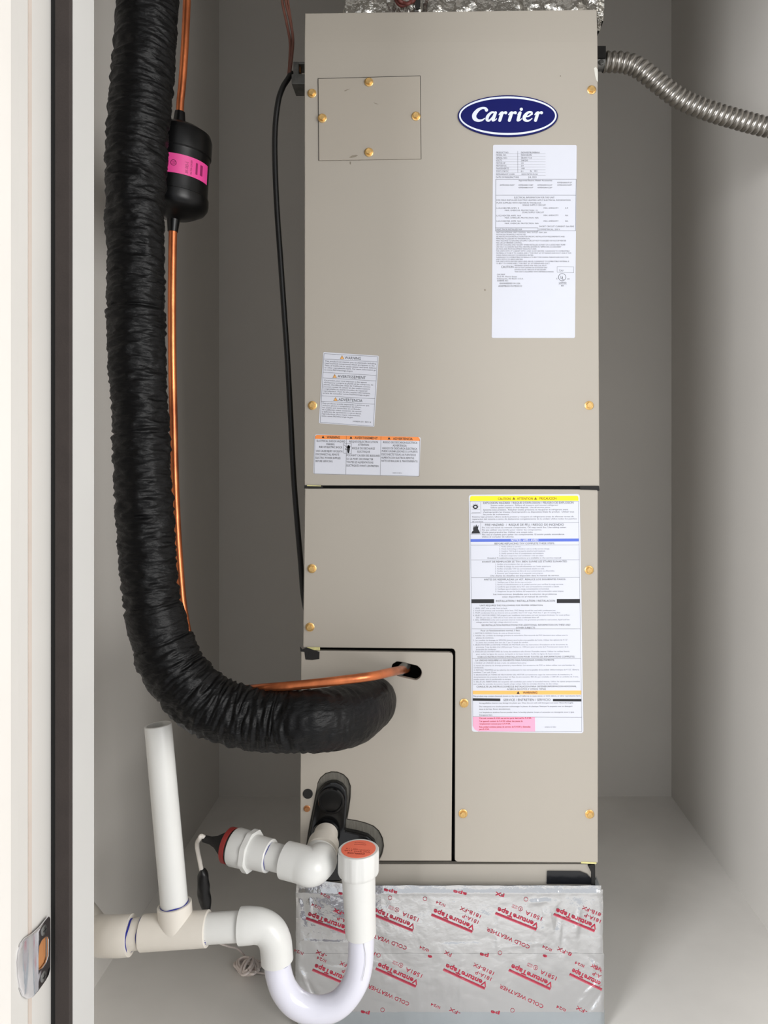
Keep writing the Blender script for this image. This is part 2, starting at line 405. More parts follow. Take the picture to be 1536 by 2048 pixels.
# lower L-shaped panel and the small service door set in its corner
lp = [(609, 977), (1197, 979), (1196, 1726), (914, 1724), (909.5, 1720)]+[(910.5, 1304), (908, 1299), (904, 1297.5), (606, 1295)]
sheet('lower_panel', rq(lp[:3], .1, 1)+lp[3:], DF, .010, M['panel'])
lobe = [(757,1722),(764,1708),(767.5,1692),(765,1676),(758,1662),(747,1652),(732,1646),(715,1641.5),(694,1638),(697,1620),(700.5,1596),(701,1572),(696,1558),(687,1549),(675,1544),(662,1543.5),(650,1547),(640,1556),(634.5,1567),(632,1583),(628,1606),(621,1640),(616,1668),(612,1695),(611,1722)]
slot = [(783,1336),(785,1329),(791,1325),(797,1323.5),(828,1330),(836,1333),(842,1340),(843,1348),(839,1356),(832,1360),(824,1359),(795,1352),(787,1347),(783,1341)]
slot = [tuple(q) for q in cr(slot+[slot[0]], 3)[:-1]]
door = [(602, 1301.5), (898, 1305), (904, 1307), (906, 1312), (903, 1722)]+lobe+[(600, 1722)]
sheet('service_door', door, DF, .010, M['panel'], holes=[slot, [(745.5+46*math.cos(a*.2), 1402+46*math.sin(a*.2)) for a in range(31)]])
box('foam_backing', *pxbox(602, 1300, 640, 1722, DF+.013, .004), M['dark'], ah)
# return flange at the bottom
b = MB(); b.box(*pxbox(603, 1728.5, 1185, 1771, DF+.008, .01)); b.build('base_rail', M['chassis'], ah, bevel=.001)
plate('base_rail_end', [(1176, 1732), (1184, 1729), (1190.5, 1731), (1190.5, 1772), (1183, 1772), (1183, 1746)], DF+.004, .012, M['gasket_and_shadow'], ah)
# control access cover
cvp = [(636.5, 157.5), (840, 152), (841.5, 317.5), (638, 320.5)]
plate('cover_shadow_gap', [(635.6, 156.7), (841, 151.2), (842.6, 318.2), (637.2, 321.4)], DF-.0006, .0005, M['gasket_and_shadow'], ah)  # dark underlay painted in for the shadow line round the cover
plate('access_cover', cvp, DF-.0022, .0021, M['cover'], ah, bevel=.0004)
# screws
def screw_mesh():
    sd = lambda j, a, r: (r/math.cos(((a) % (math.pi/3))-math.pi/6)*.9 if j >= 3 else r)
    return lathe([(0, .0068), (.0009, .0070), (.0015, .0060), (.0015, .0048), (.0048, .0048), (.0056, .0040)], (0, 0, 0), (0, -1, 0), 24, sd)
sv, sf = screw_mesh()
scr = [(624,187,0),(1183,180,0),(738,166,1),(645,238,1),(832,234,1),(738,306,1),(625,811,0),(1178,811,0),(624,1137,0),(1178,1140,0),(620,1254,0),(928,1406,0),(926,1627,0),(1179,1628,0)]
first = None
for x, y, c in scr:
    p = P(x, y, DF); p.y -= .0022*c
    if first is None:
        first = build('screw', [v+p for v in sv], sf, M['brass'], ah, smooth='auto'); base = p
    else:
        o = first.copy(); C.objects.link(o); o.parent = ah; o.location = p-base
p = P(614, 1617, DF); build('screw', [v*.75+p for v in sv], sf, M['bronze'], ah, smooth='auto', label='small copper coloured screw')
# gaskets and tape remnants
plate('corner_tape', [(605,1299),(600,1293),(601,1303),(609,1304),(611,1319),(624,1320),(638.5,1318),(639,1304),(628,1300),(612,1295)], DF-.0008, .0006, M['gasket_and_shadow'], ah)
plate('tape_backing', [(613, 1294.5), (640, 1294.5), (640, 1301), (628, 1300)], DF-.0012, .0003, M['yellowed'], ah)
plate('seam_gasket', [(1160, 972), (1198, 972), (1199, 981), (1196, 982), (1194, 980), (1161, 979)], DF-.0015, .004, M['gasket_and_shadow'], ah)
plate('seam_gasket', [(609, 970.5), (645, 972), (645, 976), (608, 976)], DF-.0012, .004, M['gasket_and_shadow'], ah)
plate('tape_backing', [(614, 970), (642, 971.2), (642, 972.6), (614, 972)], DF-.0017, .0003, M['yellowed'], ah)
plate('tape_backing', [(1162, 1723.5), (1193, 1724.5), (1193, 1728), (1162, 1727)], DF-.0006, .0005, M['yellowed'], ah)
plate('black_tape', rq([(1094, 1742), (1160, 1742.5), (1174, 1748), (1184, 1760), (1183, 1769), (1093, 1768)], 1.5), DF+.0055, .0006, M['tapered'], ah)
plate('hole_plug', [(615.5+10*math.cos(a*.2618), 1588+10*math.sin(a*.2618)) for a in range(24)], DF-.0012, .0012, M['gasket_and_shadow'], ah, bevel=.0004, label='round dark hole plug')
# paint scratches
plate('paint_chip', [(1188,136),(1192,134),(1195.4,139),(1195.6,150),(1195.6,164),(1192.5,160),(1190,150)], DF-.0003, .0002, M['scratch'], ah)
for q in ([(688,181.6),(694,179),(700,177.6),(694,180.4),(690,182.6)], [(698,315),(704,311),(712,309.6),(716,311),(710,314),(703,315.6)], [(699.5,323),(702,323.5),(701.4,329),(699.5,328)], [(747,205),(752,206.6),(757,208.6),(752,208)], [(1120,151),(1122,151),(1122,152.6),(1120,153)], [(968,579),(971,578),(971.6,581),(969,582)]):
    plate('scuff_mark', q, DF-.0024 if q[0][1] < 321 and q[0][0] < 900 else DF-.0003, .0002, M['smudge'], ah)

# ---- drain pan (black moulding in the notch of the service door)
plate('drain_pan_recess', [(x-(x-690)*.006, y+1) for x, y in lobe[:-1]]+[(611, 1724), (756, 1724)], DF+.0045, .003, M['smoke'], ah, bevel=.001)
pan = [(750,1760),(755,1722),(754,1700),(748,1684),(735,1673),(715,1667),(690,1662),(692,1630),(694,1600),(692,1582),(684,1571),(672,1565),(660,1565),(647,1571),(637,1583),(632,1600),(626,1630),(619,1665),(613,1700),(612,1730),(640,1740),(640,1764),(682,1764),(683,1738)]
dp = plate('drain_pan', rq(pan, 2.5, 3), DF-.006, .018, M['plastic'], ah, bevel=.0025)
def ringlet(name, px, py, d, r, t, m, par): spin(name, [(0, r), (t*.7, r), (t, r*.93), (t, r*.82), (t*.55, r*.76), (t*.5, .001)], P(px, py, d), (0, -1, 0), m, par, n=36)
ringlet('drain_plug', 663, 1600, DF-.005, .0205, .006, M['plastic'], dp)
ringlet('drain_port', 733, 1704, DF-.005, .0200, .010, M['plastic'], dp)
ringlet('drain_port', 652, 1668, DF-.005, .0220, .010, M['plastic'], dp)

# ---- badge
bd_c = (1015.7, 231.7)
el = lambda rx, ry, n=72: [(bd_c[0]+rx*math.cos(2*math.pi*k/n), bd_c[1]+ry*math.sin(2*math.pi*k/n)) for k in range(n)]
bd = plate('brand_badge', el(100.3, 41.6), DF-.0026, .0026, M['navy'], ah, bevel=.0008, label='blue oval badge with white lettering')
ik = Ink(DF-.0028)
V = []; n = 96
for k in range(n):
    a = 2*math.pi*k/n; V += [(bd_c[0]+97.6*math.cos(a), bd_c[1]-.3+38.6*math.sin(a)), (bd_c[0]+94.4*math.cos(a), bd_c[1]-.3+34.6*math.sin(a))]
ik.put(V, [(2*k, 2*k+1, (2*k+3) % (2*n), (2*k+2) % (2*n)) for k in range(n)]); ik.build('badge_ring', M['badge_white'], bd)
ik = Ink(DF-.00285); ik.stack = .000012
Z = lambda pts, dx=0: [(900+(x+dx)/6.678, 180+y/6.678, w_/6.678) for x, y, w_ in pts]
ik.stroke(Z([(487,268,44),(474,247,34),(430,241,28),(372,270,44),(326,330,56),(332,382,54),(378,408,36),(428,402,24),(462,380,14)]))
ik.stroke(Z([(602,302,22),(556,300,28),(508,345,40),(494,392,40),(518,410,28),(556,378,20),(600,312,18)]))
ik.stroke(Z([(609,302,36),(590,350,42),(574,402,40)])); ik.stroke(Z([(578,408,26),(600,403,16),(622,384,12)]))
for dx in (0, 128, 478):
    ik.stroke(Z([(654,330,12),(678,304,22),(694,302,30)], dx)); ik.stroke(Z([(697,302,36),(682,350,42),(664,406,40)], dx)); ik.stroke(Z([(688,345,16),(716,306,24),(744,304,42)], dx))
ik.stroke(Z([(906,330,12),(926,304,24)])); ik.stroke(Z([(938,302,36),(922,350,42),(908,402,40)])); ik.stroke(Z([(912,408,26),(934,403,16),(956,384,12)])); ik.stroke(Z([(952,258,42),(953,257,42)]))
ik.stroke(Z([(1004,356,16),(1050,349,20),(1088,322,22)])); ik.stroke(Z([(1094,322,24),(1088,298,26),(1042,302,32),(998,348,44),(994,390,44),(1028,412,30),(1064,404,20),(1096,380,12)]))
ik.build('lettering', M['badge_white'], bd, label='white script lettering reading Carrier')

# ---- stickers
def sticker(name, corners, label, r=3.5):
    return plate(name, rq(corners, r), DF-.0005, .0004, M['label'], ah, label=label)
LD = DF-.0006; LT = DF-.00068
# rating label
st = sticker('rating_label', [(986, 289.5), (1153.5, 290), (1150, 676), (983.5, 676)], 'tall white rating label, printed above and blank below')
a = Ink(LT); g = Ink(LT)
zx = lambda x: 970+x/4.995
zy = lambda y: 280+y/4.995
def T(ink, s, x0, yb, x1, cap, **k): ink.text(s, zx(x0), zy(yb), zx(x1), zy(yb), cap/4.995, **k)
for s, y, v, x1 in (('PRODUCT NO.',132,'FJ4DNXB37BL3N0BAAA',547),('MODEL NO.',158,'FJ4DNXB37B',466),('SERIAL NO.',186,'3823F17123',468),('VOLTS',212,'208/230',428),('MOTOR HP',238,'1/2',385),('MOTOR FLA',265,'3.9',385),('PHASE/HERTZ',291,'1/60',397),('TEST STATIC',320,'0.1',385)):
    T(g, s, 110, y, 110+len(s)*11.6, 15); T(g, v, 358, y, x1, 15)
T(g, 'IN', 450, 318, 468, 15); T(g, 'W.C', 492, 318, 525, 15)
T(g, 'REFRIGERANT CODE', 110, 348, 295, 14); T(g, 'DEVICE PISTON R-410A', 365, 348, 527, 14); T(g, 'DATE OF MANUFACTURE', 108, 379, 338, 15); T(g, 'JUL 2023', 432, 379, 515, 16)
for y in (138, 165, 192, 218, 243, 270, 297, 325): g.line(zx(110), zy(y), zx(605), zy(y), .22)
g.line(zx(328), zy(110), zx(328), zy(325), .4); g.line(zx(110), zy(352), zx(605), zy(352), .22)
T(g, 'Approved Electric Heater Accessories', 335, 411, 672, 14)
for s, x, y in (('KFFEH0501N05*',148,457),('KFFEH0801C08*',335,457),('KFFEH0901N10*',525,457),('KFFEH3001F15*',722,432),('KFFEH2901N09*',722,457),('KFFEH0801H10*',335,482),('KFFEH2401C20*',525,482)):
    T(a, s, x, y, x+148, 13)
for q in ((108,391,910,391),(108,552,908,552),(105,907,905,907),(108,391,105,907),(910,391,905,907),(105,878,530,878),(530,878,530,909),(105,911,530,911)): g.line(zx(q[0]), zy(q[1]), zx(q[2]), zy(q[3]), .55)
for s, x, y, x1, c in (('ELECTRICAL INFORMATION FOR THIS UNIT',290,582,695,16),('FOR FIELD INSTALLED ELECTRIC HEATERS APPLY ELECTRICAL INFORMATION',115,608,855,14),('PLATE SUPPLIED WITH HEATER IN THIS BLOCK.',115,635,565,14),('SINGLE SUPPLY CIRCUIT',373,657,608,14),('L1/L2 HEATER AMPS  0',115,687,340,14),('MIN. AMPACITY',585,687,735,14),('3.9',800,687,830,14),('MAX. OVERCUR. PROTECTION  15',197,710,525,14),('DUAL SUPPLY CIRCUIT',373,730,590,14),('L1/L2 HEATER AMPS  N/A',115,762,360,14),('MIN. AMPACITY',585,760,735,14),('N/A',800,760,830,14),('MAX. OVERCUR. PROTECTION  N/A',197,784,535,14),('L3/L4 HEATER AMPS  N/A',115,817,360,14),('MIN. AMPACITY',585,817,735,14),('N/A',800,817,830,14),('MAX. OVERCUR. PROTECTION  N/A',197,840,535,14),('SHORT CIRCUIT CURRENT: 5kA RMS',540,870,890,14),('HEAT PACK INSTALLED N/A',113,900,370,15),('SYMMETRICAL, 250 V',540,900,748,15)): T(g, s, x, y, x1, c)
body = ['UNIT HAS INTEGRAL LIMIT CONTROL  MAX. OUTLET TEMP. 200F','MOTOR ELECTRONICALLY PROTECTED.','SEE INSTALLATION INSTRUCTIONS FOR SPECIFIC INSTALLATION REQUIREMENTS AND','APPROVED ACCESSORY KIT INFORMATION.','MAX. VOLTAGE TO GROUND OF SUPPLY CIRCUIT NOT TO EXCEED 150 VOLTS IF HEATER','HAS CIRCUIT BREAKER CONTROL.','USE FOR COOLING ONLY EXCEPT WHEN INSTALLED AS PART OF A LISTED HEAT PUMP.','USE ONLY ACCESSORY ELECTRIC HEATERS SHOWN IN "APPROVED ACCESSORIES"','SECTION AND FROM EQUIPMENT MANUFACTURER.','FOR UNITS WITH 17" CABINET WITH 5 AND 10 KW HEATERS, CLEARANCE TO COMBUSTIBLE','MATERIAL IS TO BE 0" TO CASING AND 1" FOR FIRST 36" OF PLENUM AND DUCT AND 0" FOR','CASING, PLENUM AND DUCT FOR REMAINING HEATERS.','CLEARANCE TO COMBUSTIBLE MATERIALS IS TO BE 0" FOR CASING, PLENUM AND DUCT FOR','UNITS WITH 5 TO 30KW HEATERS.','FOR UNITS WITH HEATERS 20KW AND ABOVE, CLEARANCE TO COMBUSTIBLE MATERIAL IS','TO BE 0" TO CASING AND 1" FOR FIRST 36" OF PLENUM AND DUCT.']
bw = [620,412,797,450,810,372,805,763,517,845,862,485,835,380,840,650]
for i, (s, x1) in enumerate(zip(body, bw)): T(g, s, 110, 930+i*20.6, x1, 12.5)
T(a, 'CAUTION', 160, 1278, 286, 22)
for i, (s, x1) in enumerate((('METERING DEVICE FOR THIS COIL MUST',615),('MATCH THAT SHOWN ON OUTDOOR UNIT',622),('RATING PLATE. REPLACE IF NECESSARY.',615),('THIS UNIT IS EQUIPPED WITH METERING DEVICE:',688))): T(g, s, 295, 1261+i*20.5, x1, 12.5)
T(g, 'TXV', 738, 1314, 785, 18)
for q in ((720,1266,888,1268),(720,1322,886,1326),(720,1266,720,1322),(888,1268,886,1326)): g.line(zx(q[0]), zy(q[1]), zx(q[2]), zy(q[3]), .4)
a.ring(zx(771), zy(1370), 7.7, 7.7, .8); T(a, 'U', 750, 1385, 774, 28); T(a, 'L', 768, 1394, 790, 28); T(a, 'c', 712, 1392, 724, 20); T(a, 'us', 818, 1392, 846, 14)
T(a, 'LISTED', 737, 1437, 815, 18); T(a, '86K', 760, 1462, 790, 12); a.line(zx(735), zy(1443), zx(818), zy(1443), .25)
for i, (s, x1) in enumerate((('CAC/BDP',200),('7310 W. Morris Street',320),('Indianapolis, IN 46231 U.S.A.',385),('338898-401',235))): T(g, s, 118, 1350+i*21, x1, 13)
T(a, 'ENGINEERED IN USA', 145, 1440, 352, 15); T(a, 'ASSEMBLED IN MEXICO', 133, 1466, 370, 15)
a.build('printed_text', M['ink'], st); g.build('printed_text', M['ink2'], st)

# chemical warning label (slightly turned)
st = sticker('warning_label', [(646.5, 704), (757.5, 711.5), (748.5, 854), (637.5, 846.5)], 'white three language chemical warning label, slightly tilted', 2.5)
a = Ink(LT); g = Ink(LT); og = Ink(LT)
def Q(x, y): return (610+x/6.144, 690+y/6.144)
def T2(ink, s, x0, yb, x1, cap, sl=.053, **k):
    p = Q(x0, yb); q = Q(x1, yb+(x1-x0)*sl); ink.text(s, p[0], p[1], q[0], q[1], cap/6.144, **k)
def L2(ink, x0, y0, x1, y1, w_=.5): p = Q(x0, y0); q = Q(x1, y1); ink.line(*p, *q, w_)
for q in ((235,107,892,143),(892,143,838,998),(186,950,838,998),(235,107,186,950),(232,172,886,207),(221,336,873,374),(217,404,869,441),(205,624,858,661),(200,690,854,727)): L2(g, *q)
T2(a, 'WARNING', 487, 172, 688, 33); T2(a, 'AVERTISSEMENT', 400, 400, 748, 33); T2(a, 'ADVERTENCIA', 411, 686, 705, 33)
for (x, y) in ((455, 172), (365, 402), (375, 686)):
    p = Q(x, y); og = Ink(LT); og.tri(p[0], p[1], 7, .05); og.build('warning_triangle', M['amber'], st)
    g.line(p[0], p[1]-5, p[0], p[1]-2.2, .7); g.line(p[0]-4, p[1]-.2, p[0]+4, p[1]+.2, .5); g.line(p[0]-4, p[1], p[0], p[1]-7, .5); g.line(p[0]+4, p[1], p[0], p[1]-7, .5)
for i, (s, x1) in enumerate((('This product can expose you to chemicals including',872),('Lead and lead components which are known to the',855),('State of California to cause cancer and birth defects',872),('or other reproductive harm. For more information go',872),('to www.P65Warnings.ca.gov',585))): T2(g, s, 245-i*2, 205+i*26.5, x1, 17)
for i, (s, x1) in enumerate((('Ce produit peut vous exposer a des agents',760),('chimiques y compris le plomb et les composes de',838),('plomb, identifies par l\'Etat de Californie comme',803),('pouvant causer le cancer et des malformations',798),('congenitales ou autres troubles de l\'appareil',765),('reproducteur. Pour de plus amples informations,',803),('priere de consulter www.P65Warnings.ca.gov',790))): T2(g, s, 233-i*2, 440+i*26.2, x1, 16)
for i, (s, x1) in enumerate((('Este producto puede exponerlo a quimicos que',790),('incluyen plomo y compuestos de plomo,',692),('los cuales son conocidos en el Estado',680),('de California como causantes de cancer',696),('y defectos de nacimiento u otros danos',690),('reproductivos. Para mayor informacion,',680),('visite www.P65Warnings.ca.gov',590))): T2(g, s, 215-i*2, 722+i*26, x1, 16)
T2(g, '343824-201 REV B', 585, 945, 810, 15)
a.build('printed_text', M['ink'], st); g.build('printed_text', M['ink2'], st)

# electric shock label
st = sticker('shock_hazard_label', [(629, 869), (841.5, 874), (838.5, 953), (626.5, 948)], 'white electrical shock label with an orange heading band', 4.5)
bnd = Ink(LD); a = Ink(LT)
p = [Q(*q) for q in ((126,1125),(133,1110),(150,1105),(1390,1130),(1405,1140),(1411,1160),(1410,1178),(124,1153))]
bnd.quad(*p); bnd.build('heading_band', M['orange'], st)
def T3(s, x0, yb, x1, cap, **k): T2(a, s, x0, yb, x1, cap, sl=.02, **k)
T3('WARNING', 268, 1146, 430, 27, bold=.02); T3('AVERTISSEMENT', 610, 1153, 893, 27, bold=.012); T3('ADVERTENCIA', 1082, 1164, 1322, 27, bold=.02)
for (x, y) in ((222, 1144), (565, 1151), (1033, 1160)): p = Q(x, y); a.tri(p[0], p[1], 5)
for s, x, y, x1 in (('ELECTRICAL SHOCK HAZARD',142,1190,495),('WARNING:',260,1230,366),('RISK OF ELECTRIC SHOCK',172,1264,458),('CAN CAUSE INJURY OR DEATH:',133,1313,464),('DISCONNECT ALL REMOTE',131,1354,420),('ELECTRIC POWER SUPPLIES',129,1397,437),('BEFORE SERVICING.',129,1437,345),
    ('RISQUE D\'ELECTROCUTION',543,1198,897),('ATTENTION:',650,1238,790),('RISQUE DE DECHARGE',578,1280,858),('ELECTRIQUE',642,1322,797),('POUVANT CAUSER DES BLESSURES',510,1366,920),('OU LA MORT. DECONNECTER',510,1410,838),('TOUTES LES ALIMENTATIONS',510,1450,840),('ELECTRIQUES AVANT L\'ENTRETIEN.',508,1492,908),
    ('RIESGO DE DESCARGA ELECTRICA',957,1206,1380),('ADVERTENCIA:',1078,1246,1252),('RIESGO DE DESCARGA ELECTRICA',950,1280,1378),('PUEDE CAUSAR LESIONES O LA MUERTE.',943,1315,1388),('DESCONECTE TODAS LAS FUENTES DE',940,1355,1362),('ALIMENTACION ELECTRICA REMOTAS',938,1395,1342),('ANTES DE REALIZAR EL MANTENIMIENTO.',936,1434,1388)): T3(s, x, y, x1, 24)
T3('346830-101 REV A', 1075, 1577, 1192, 11)
for q in ((124,1110,115,1582),(115,1582,1402,1612),(1411,1160,1402,1612),(509,1118,502,1588),(934,1126,924,1596),(475,1208,572,1214),(475,1330,570,1336),(475,1208,475,1330),(572,1214,570,1336)): L2(a, *q, .45)
p = Q(535, 1270); a.stroke([(p[0]-.3, p[1]+8, 3.2), (p[0]-.2, p[1]+1, 5.6), (p[0]+.2, p[1]-5, 3)])
for k, dx in enumerate((-3, -1, 1.2, 3)): a.stroke([(p[0]+dx*.7, p[1]-1, 1.5), (p[0]+dx, p[1]-6+abs(dx)*.5, 1.3)], 3)
a.stroke([(p[0]-9, p[1]-7, .7), (p[0]-4, p[1]-2, .7), (p[0]-7, p[1]+2, .7), (p[0]-3, p[1]+3, .7)], 4)
a.build('printed_text', M['ink'], st)

# caution label
st = sticker('caution_label', [(937.5, 989.5), (1159.5, 988), (1167, 1466.5), (943.5, 1463.5)], 'large white caution label with yellow, blue, amber and pink bands', 6)
def E(x, y): return (930+x/6.144, 980+y/6.144)
OFF = 1474.6                                  # rows read on the lower crop start here
def TE(ink, s, x0, yb, x1, cap, **k):
    p = E(x0, yb); q = E(x1, yb-(x1-x0)*.004); ink.text(s, p[0], p[1], q[0], q[1], cap/6.144, **k)
def LE(ink, x0, y0, x1, y1, w_=.5): ink.line(*E(x0, y0), *E(x1, y1), w_)
def QE(ink, *q): ink.quad(*[E(*t) for t in q])
k_ = Ink(LD); QE(k_, (62,135),(60,100),(68,82),(82,74),(1375,70),(1388,78),(1394,95),(1394,133)); k_.build('heading_band', M['yellow'], st, label='yellow heading band')
k_ = Ink(LD); QE(k_, (68,603),(1398,596),(1398,632),(68,638)); k_.build('notice_band', M['blue'], st)
k_ = Ink(LD); QE(k_, (96,OFF+992),(1428,OFF+990),(1430,OFF+1040),(96,OFF+1037)); k_.build('notice_band', M['amber'], st)
k_ = Ink(LD); QE(k_, (98,OFF+1312),(860,OFF+1316),(862,OFF+1492),(160,OFF+1490),(120,OFF+1470),(98,OFF+1430)); k_.build('notice_band', M['pink'], st)
for q in (((80,1342),(357,1341),(357,1390),(80,1391)), ((1128,1340),(1410,1339),(1411,1389),(1128,1389)), ((96,OFF+1084),(434,OFF+1088),(434,OFF+1119),(96,OFF+1115)), ((1080,OFF+1092),(1430,OFF+1094),(1430,OFF+1124),(1080,OFF+1121))):
    k_ = Ink(LD); QE(k_, *q); k_.build('black_bar', M['ink'], st)
a = Ink(LT); g = Ink(LT); pl = Ink(LT); wh = Ink(LT); ol = Ink(LT)
TE(ol, 'CAUTION', 404, 122, 560, 28, bold=.02); TE(ol, 'ATTENTION', 640, 120, 836, 28, bold=.02); TE(ol, 'PRECAUCION', 912, 118, 1125, 28, bold=.02)
for x in (600, 867): p = E(x, 118); ol.tri(p[0], p[1], 5.2)
TE(wh, 'NOTICE / AVIS / AVISO', 563, 629, 902, 26, bold=.03)
for s, x, y, x1, c in (('EXPLOSION HAZARD / RISQUE D\'EXPLOSION / PELIGRO DE EXPLOSION',222,172,1336,25),('FIRE HAZARD  /  RISQUE DE FEU / RIESGO DE INCENDIO',245,441,1216,26),('BEFORE REPLACING TXV COMPLETE THESE STEPS:',362,668,1102,20),('AVANT DE REMPLACER LE TXV, BIEN SUIVRE LES ETAPES SUIVANTES:',208,892,1258,20),('ANTES DE REEMPLAZAR LA VET, REALICE LOS SIGUIENTES PASOS:',233,1110,1240,20),('INSTALLATION / INSTALLATION / INSTALACION',378,1376,1108,24),('UNIT REQUIRES THE FOLLOWING FOR PROPER OPERATION:',180,1428,958,18),
    ('SEE INSTALLATION INSTRUCTIONS FOR ADDITIONAL INFORMATION ON THESE AND',202,OFF+196,1295,19),('OTHER SUBJECTS',625,OFF+226,862,18),('VOIR LES INSTRUCTIONS D\'INSTALLATION POUR TOUTES LES INFORMATIONS COMPLETES.',152,OFF+587,1352,19),('LA UNIDAD REQUIERE LO SIGUIENTE PARA FUNCIONAR CORRECTAMENTE:',128,OFF+628,1100,20),('CONSULTE LAS INSTRUCCIONES DE INSTALACION PARA OBTENER INFORMACION ADICIONAL',140,OFF+952,1370,19),('ACERCA DE ESTOS Y OTROS TEMAS',515,OFF+982,995,18),('SERVICE / ENTRETIEN / SERVICIO',470,OFF+1118,1052,27),('Pour un fonctionnement normal, il faut:',192,OFF+262,678,18)): TE(a, s, x, y, x1, c)
TE(a, 'WARNING', 712, OFF+1028, 890, 26, bold=.02); p = E(653, OFF+1031); a.tri(p[0], p[1], 5.5)
for s, x, y, x1 in (('System under pressure.  Relieve all pressure and recover refrigerant',315,197,1142),('before system repairs or final disposal.  Use all service ports.',315,224,1050),('Systeme sous pression.  Relacher toutes pressions et recuperer le refrigerant avant',222,252,1268),('d\'entreprendre les travaux d\'entreprendre ou disposition finale du produit.  Utiliser tous',222,280,1342),('les ports de maintenance.',222,308,545),('Sistema bajo presion. Libere toda la presion y recupere el refrigerante antes de efectuar tareas de',86,338,1335),('reparacion del sistema o antes de deshacerse completamente de la unidad. Utilice todos los puertos',86,366,1372),('de servicio.',86,396,230),
    ('Do not use torch to remove components. Oil may catch fire. Use tubing cutter.',207,470,1250),('Ne pas utiliser une torche pour retirer les composantes.',207,499,946),('L\'huile peut prendre feu. Utiliser une coupe-tube.',207,528,838),('No use el soplete para quitar los componentes. El aceite puede encenderse.',207,556,1226),('Utilice el cortador de tuberias.',207,584,605),
    ('Detailed Troubleshooting instructions are available in the service manual.',276,845,1188),('Une charte de detailles est disponible dans le manuel de service.',308,1062,1160),('Las instrucciones detalladas para la solucion de problemas',345,1290,1130),('estan disponibles en el manual de servicio.',456,1320,1022)): TE(g, s, x, y, x1, 17)
for s, x, y, x1 in (('1. Verify airflow is correct.',420,703,688),('2. Check Subcooling at Outdoor unit to verify correct charge.',420,731,1042),('3. Confirm TXV bulb is properly attached and insulated.',420,759,988),('4. Verify system is free of contaminants and moisture.',420,787,970),('5. Be sure evaporator and condenser coils are clean.',420,815,968),
    ('1. Verifier si la circulation d\'air est correcte.',368,920,812),('2. Verifier la charge du sous-refroidissement sur l\'unite exterieure.',368,948,1058),('3. Verifier si le bulbe TXV est correctement attache et isole.',368,976,978),('4. Verifier que le systeme est libre de tout contaminants ou d\'humidite.',368,1004,1104),('5. S\'assurer que l\'evaporateur et le serpentin sont propres.',368,1032,962),
    ('1. Verifique que el flujo de aire sea correcto.',372,1142,822),('2. Revise el subenfriamiento en la unidad exterior para verificar la carga correcta.',372,1169,1212),('3. Confirme que el bulbo de la VET este correctamente conectado y aislado.',372,1197,1162),('4. Verifique que el sistema no tenga contaminantes ni humedad.',372,1225,1036),('5. Asegurese de que las bobinas del evaporador y del condensador esten limpias.',372,1253,1216),
    ('1. LEVEL UNIT side to side, front to back.',98,1462,522),('2. Install both primary and secondary drain lines. PVC fittings should be used with condensate pan.',98,1490,1118),('3. TRAP condensate lines as close to unit as possible. Use 4 1/2" traps. Pitch line 1" per 10 running feet.',98,1518,1175),('4. SELECT MOTOR SPEED TAP properly per installation instructions and unit literature thickness. For most airflow',98,OFF+74,1285),('350 cfm per ton, or 1050 cfm in 3 ton units can cause condensate blow off.',135,OFF+102,912),('5. SEAL OPENINGS in the unit to prevent internal moisture. Use grommets provided to seal suction, liquid and low',98,OFF+130,1285),('voltage entries. Seal high voltage electrical access.',135,OFF+158,652),
    ('1. METTRE A NIVEAU l\'unite de cote et d\'avant arriere.',98,OFF+294,682),('2. Installer des conduits de drainage primaire et secondaire. Des raccords de PVC devraient etre utilises avec le',98,OFF+322,1262),('plateau de condensat.',135,OFF+350,355),('3. Les conduits de drainage du SIPHON doivent etre le plus pres possible de l\'unite. Utiliser des siphons de 4 1/2".',98,OFF+380,1268),('La pente des conduits doit etre de 1" par 10 pieds de conduit.',135,OFF+408,778),('4. SELECTIONNER LA BONNE VITESSE DE MOTEUR selon les instructions d\'installation et les documents de',98,OFF+436,1262),('pre-vente. Trop de debit d\'air (450 pcm par Tonne, i.e. 1350 pcm pour un unite de 3 Tonnes) peut causer de la',135,OFF+464,1270),('projection de condensat.',135,OFF+492,385),('5. SCELLER LES OUVERTURES de l\'unite de ventilation afin d\'eviter l\'humidite interne. Utiliser les oeillets fournis',98,OFF+520,1285),('pour sceller les lignes de succion, de liquide et de basse tension. Sceller les lignes de haute tension.',135,OFF+550,1168),
    ('1. NIVELE LA UNIDAD de lado a lado, de adelante hacia atras.',106,OFF+660,758),('2. Instale las tuberias de drenaje primarias y secundarias. Los accesorios de PVC se deben utilizar con una bandeja de',106,OFF+690,1348),('condensado.',106,OFF+716,232),('3. INSTALE TRAMPAS en las tuberias de condensado lo mas cerca posible de la unidad. Utilice trampas de 4 1/2". Eleve la',106,OFF+746,1400),('pendiente 1" por cada 10 pies.',106,OFF+774,388),('4. SELECCIONE LA TOMA DE VELOCIDAD DEL MOTOR correctamente segun las instrucciones de instalacion y la',106,OFF+804,1318),('documentacion de preventa de la unidad. Un flujo de aire excesivo, 450 cfm por tonelada, o 1350 cfm en unidades de 3 tons,',106,OFF+832,1395),('puede causar que el condensado se escape.',106,OFF+860,568),('5. SELLE LAS ABERTURAS del serpentin del ventilador para evitar la humedad interna. Utilice los ojetes proporcionados',106,OFF+890,1412),('para sellar las entradas de succion, liquido y bajo voltaje. Selle las entradas electricas de alto voltaje.',106,OFF+918,1150)): TE(pl, s, x, y, x1, 16)
TE(g, 'This product may contain chemicals known to the state of California to cause cancer, or birth defects, or other reproductive harm.', 98, OFF+1068, 1424, 18)
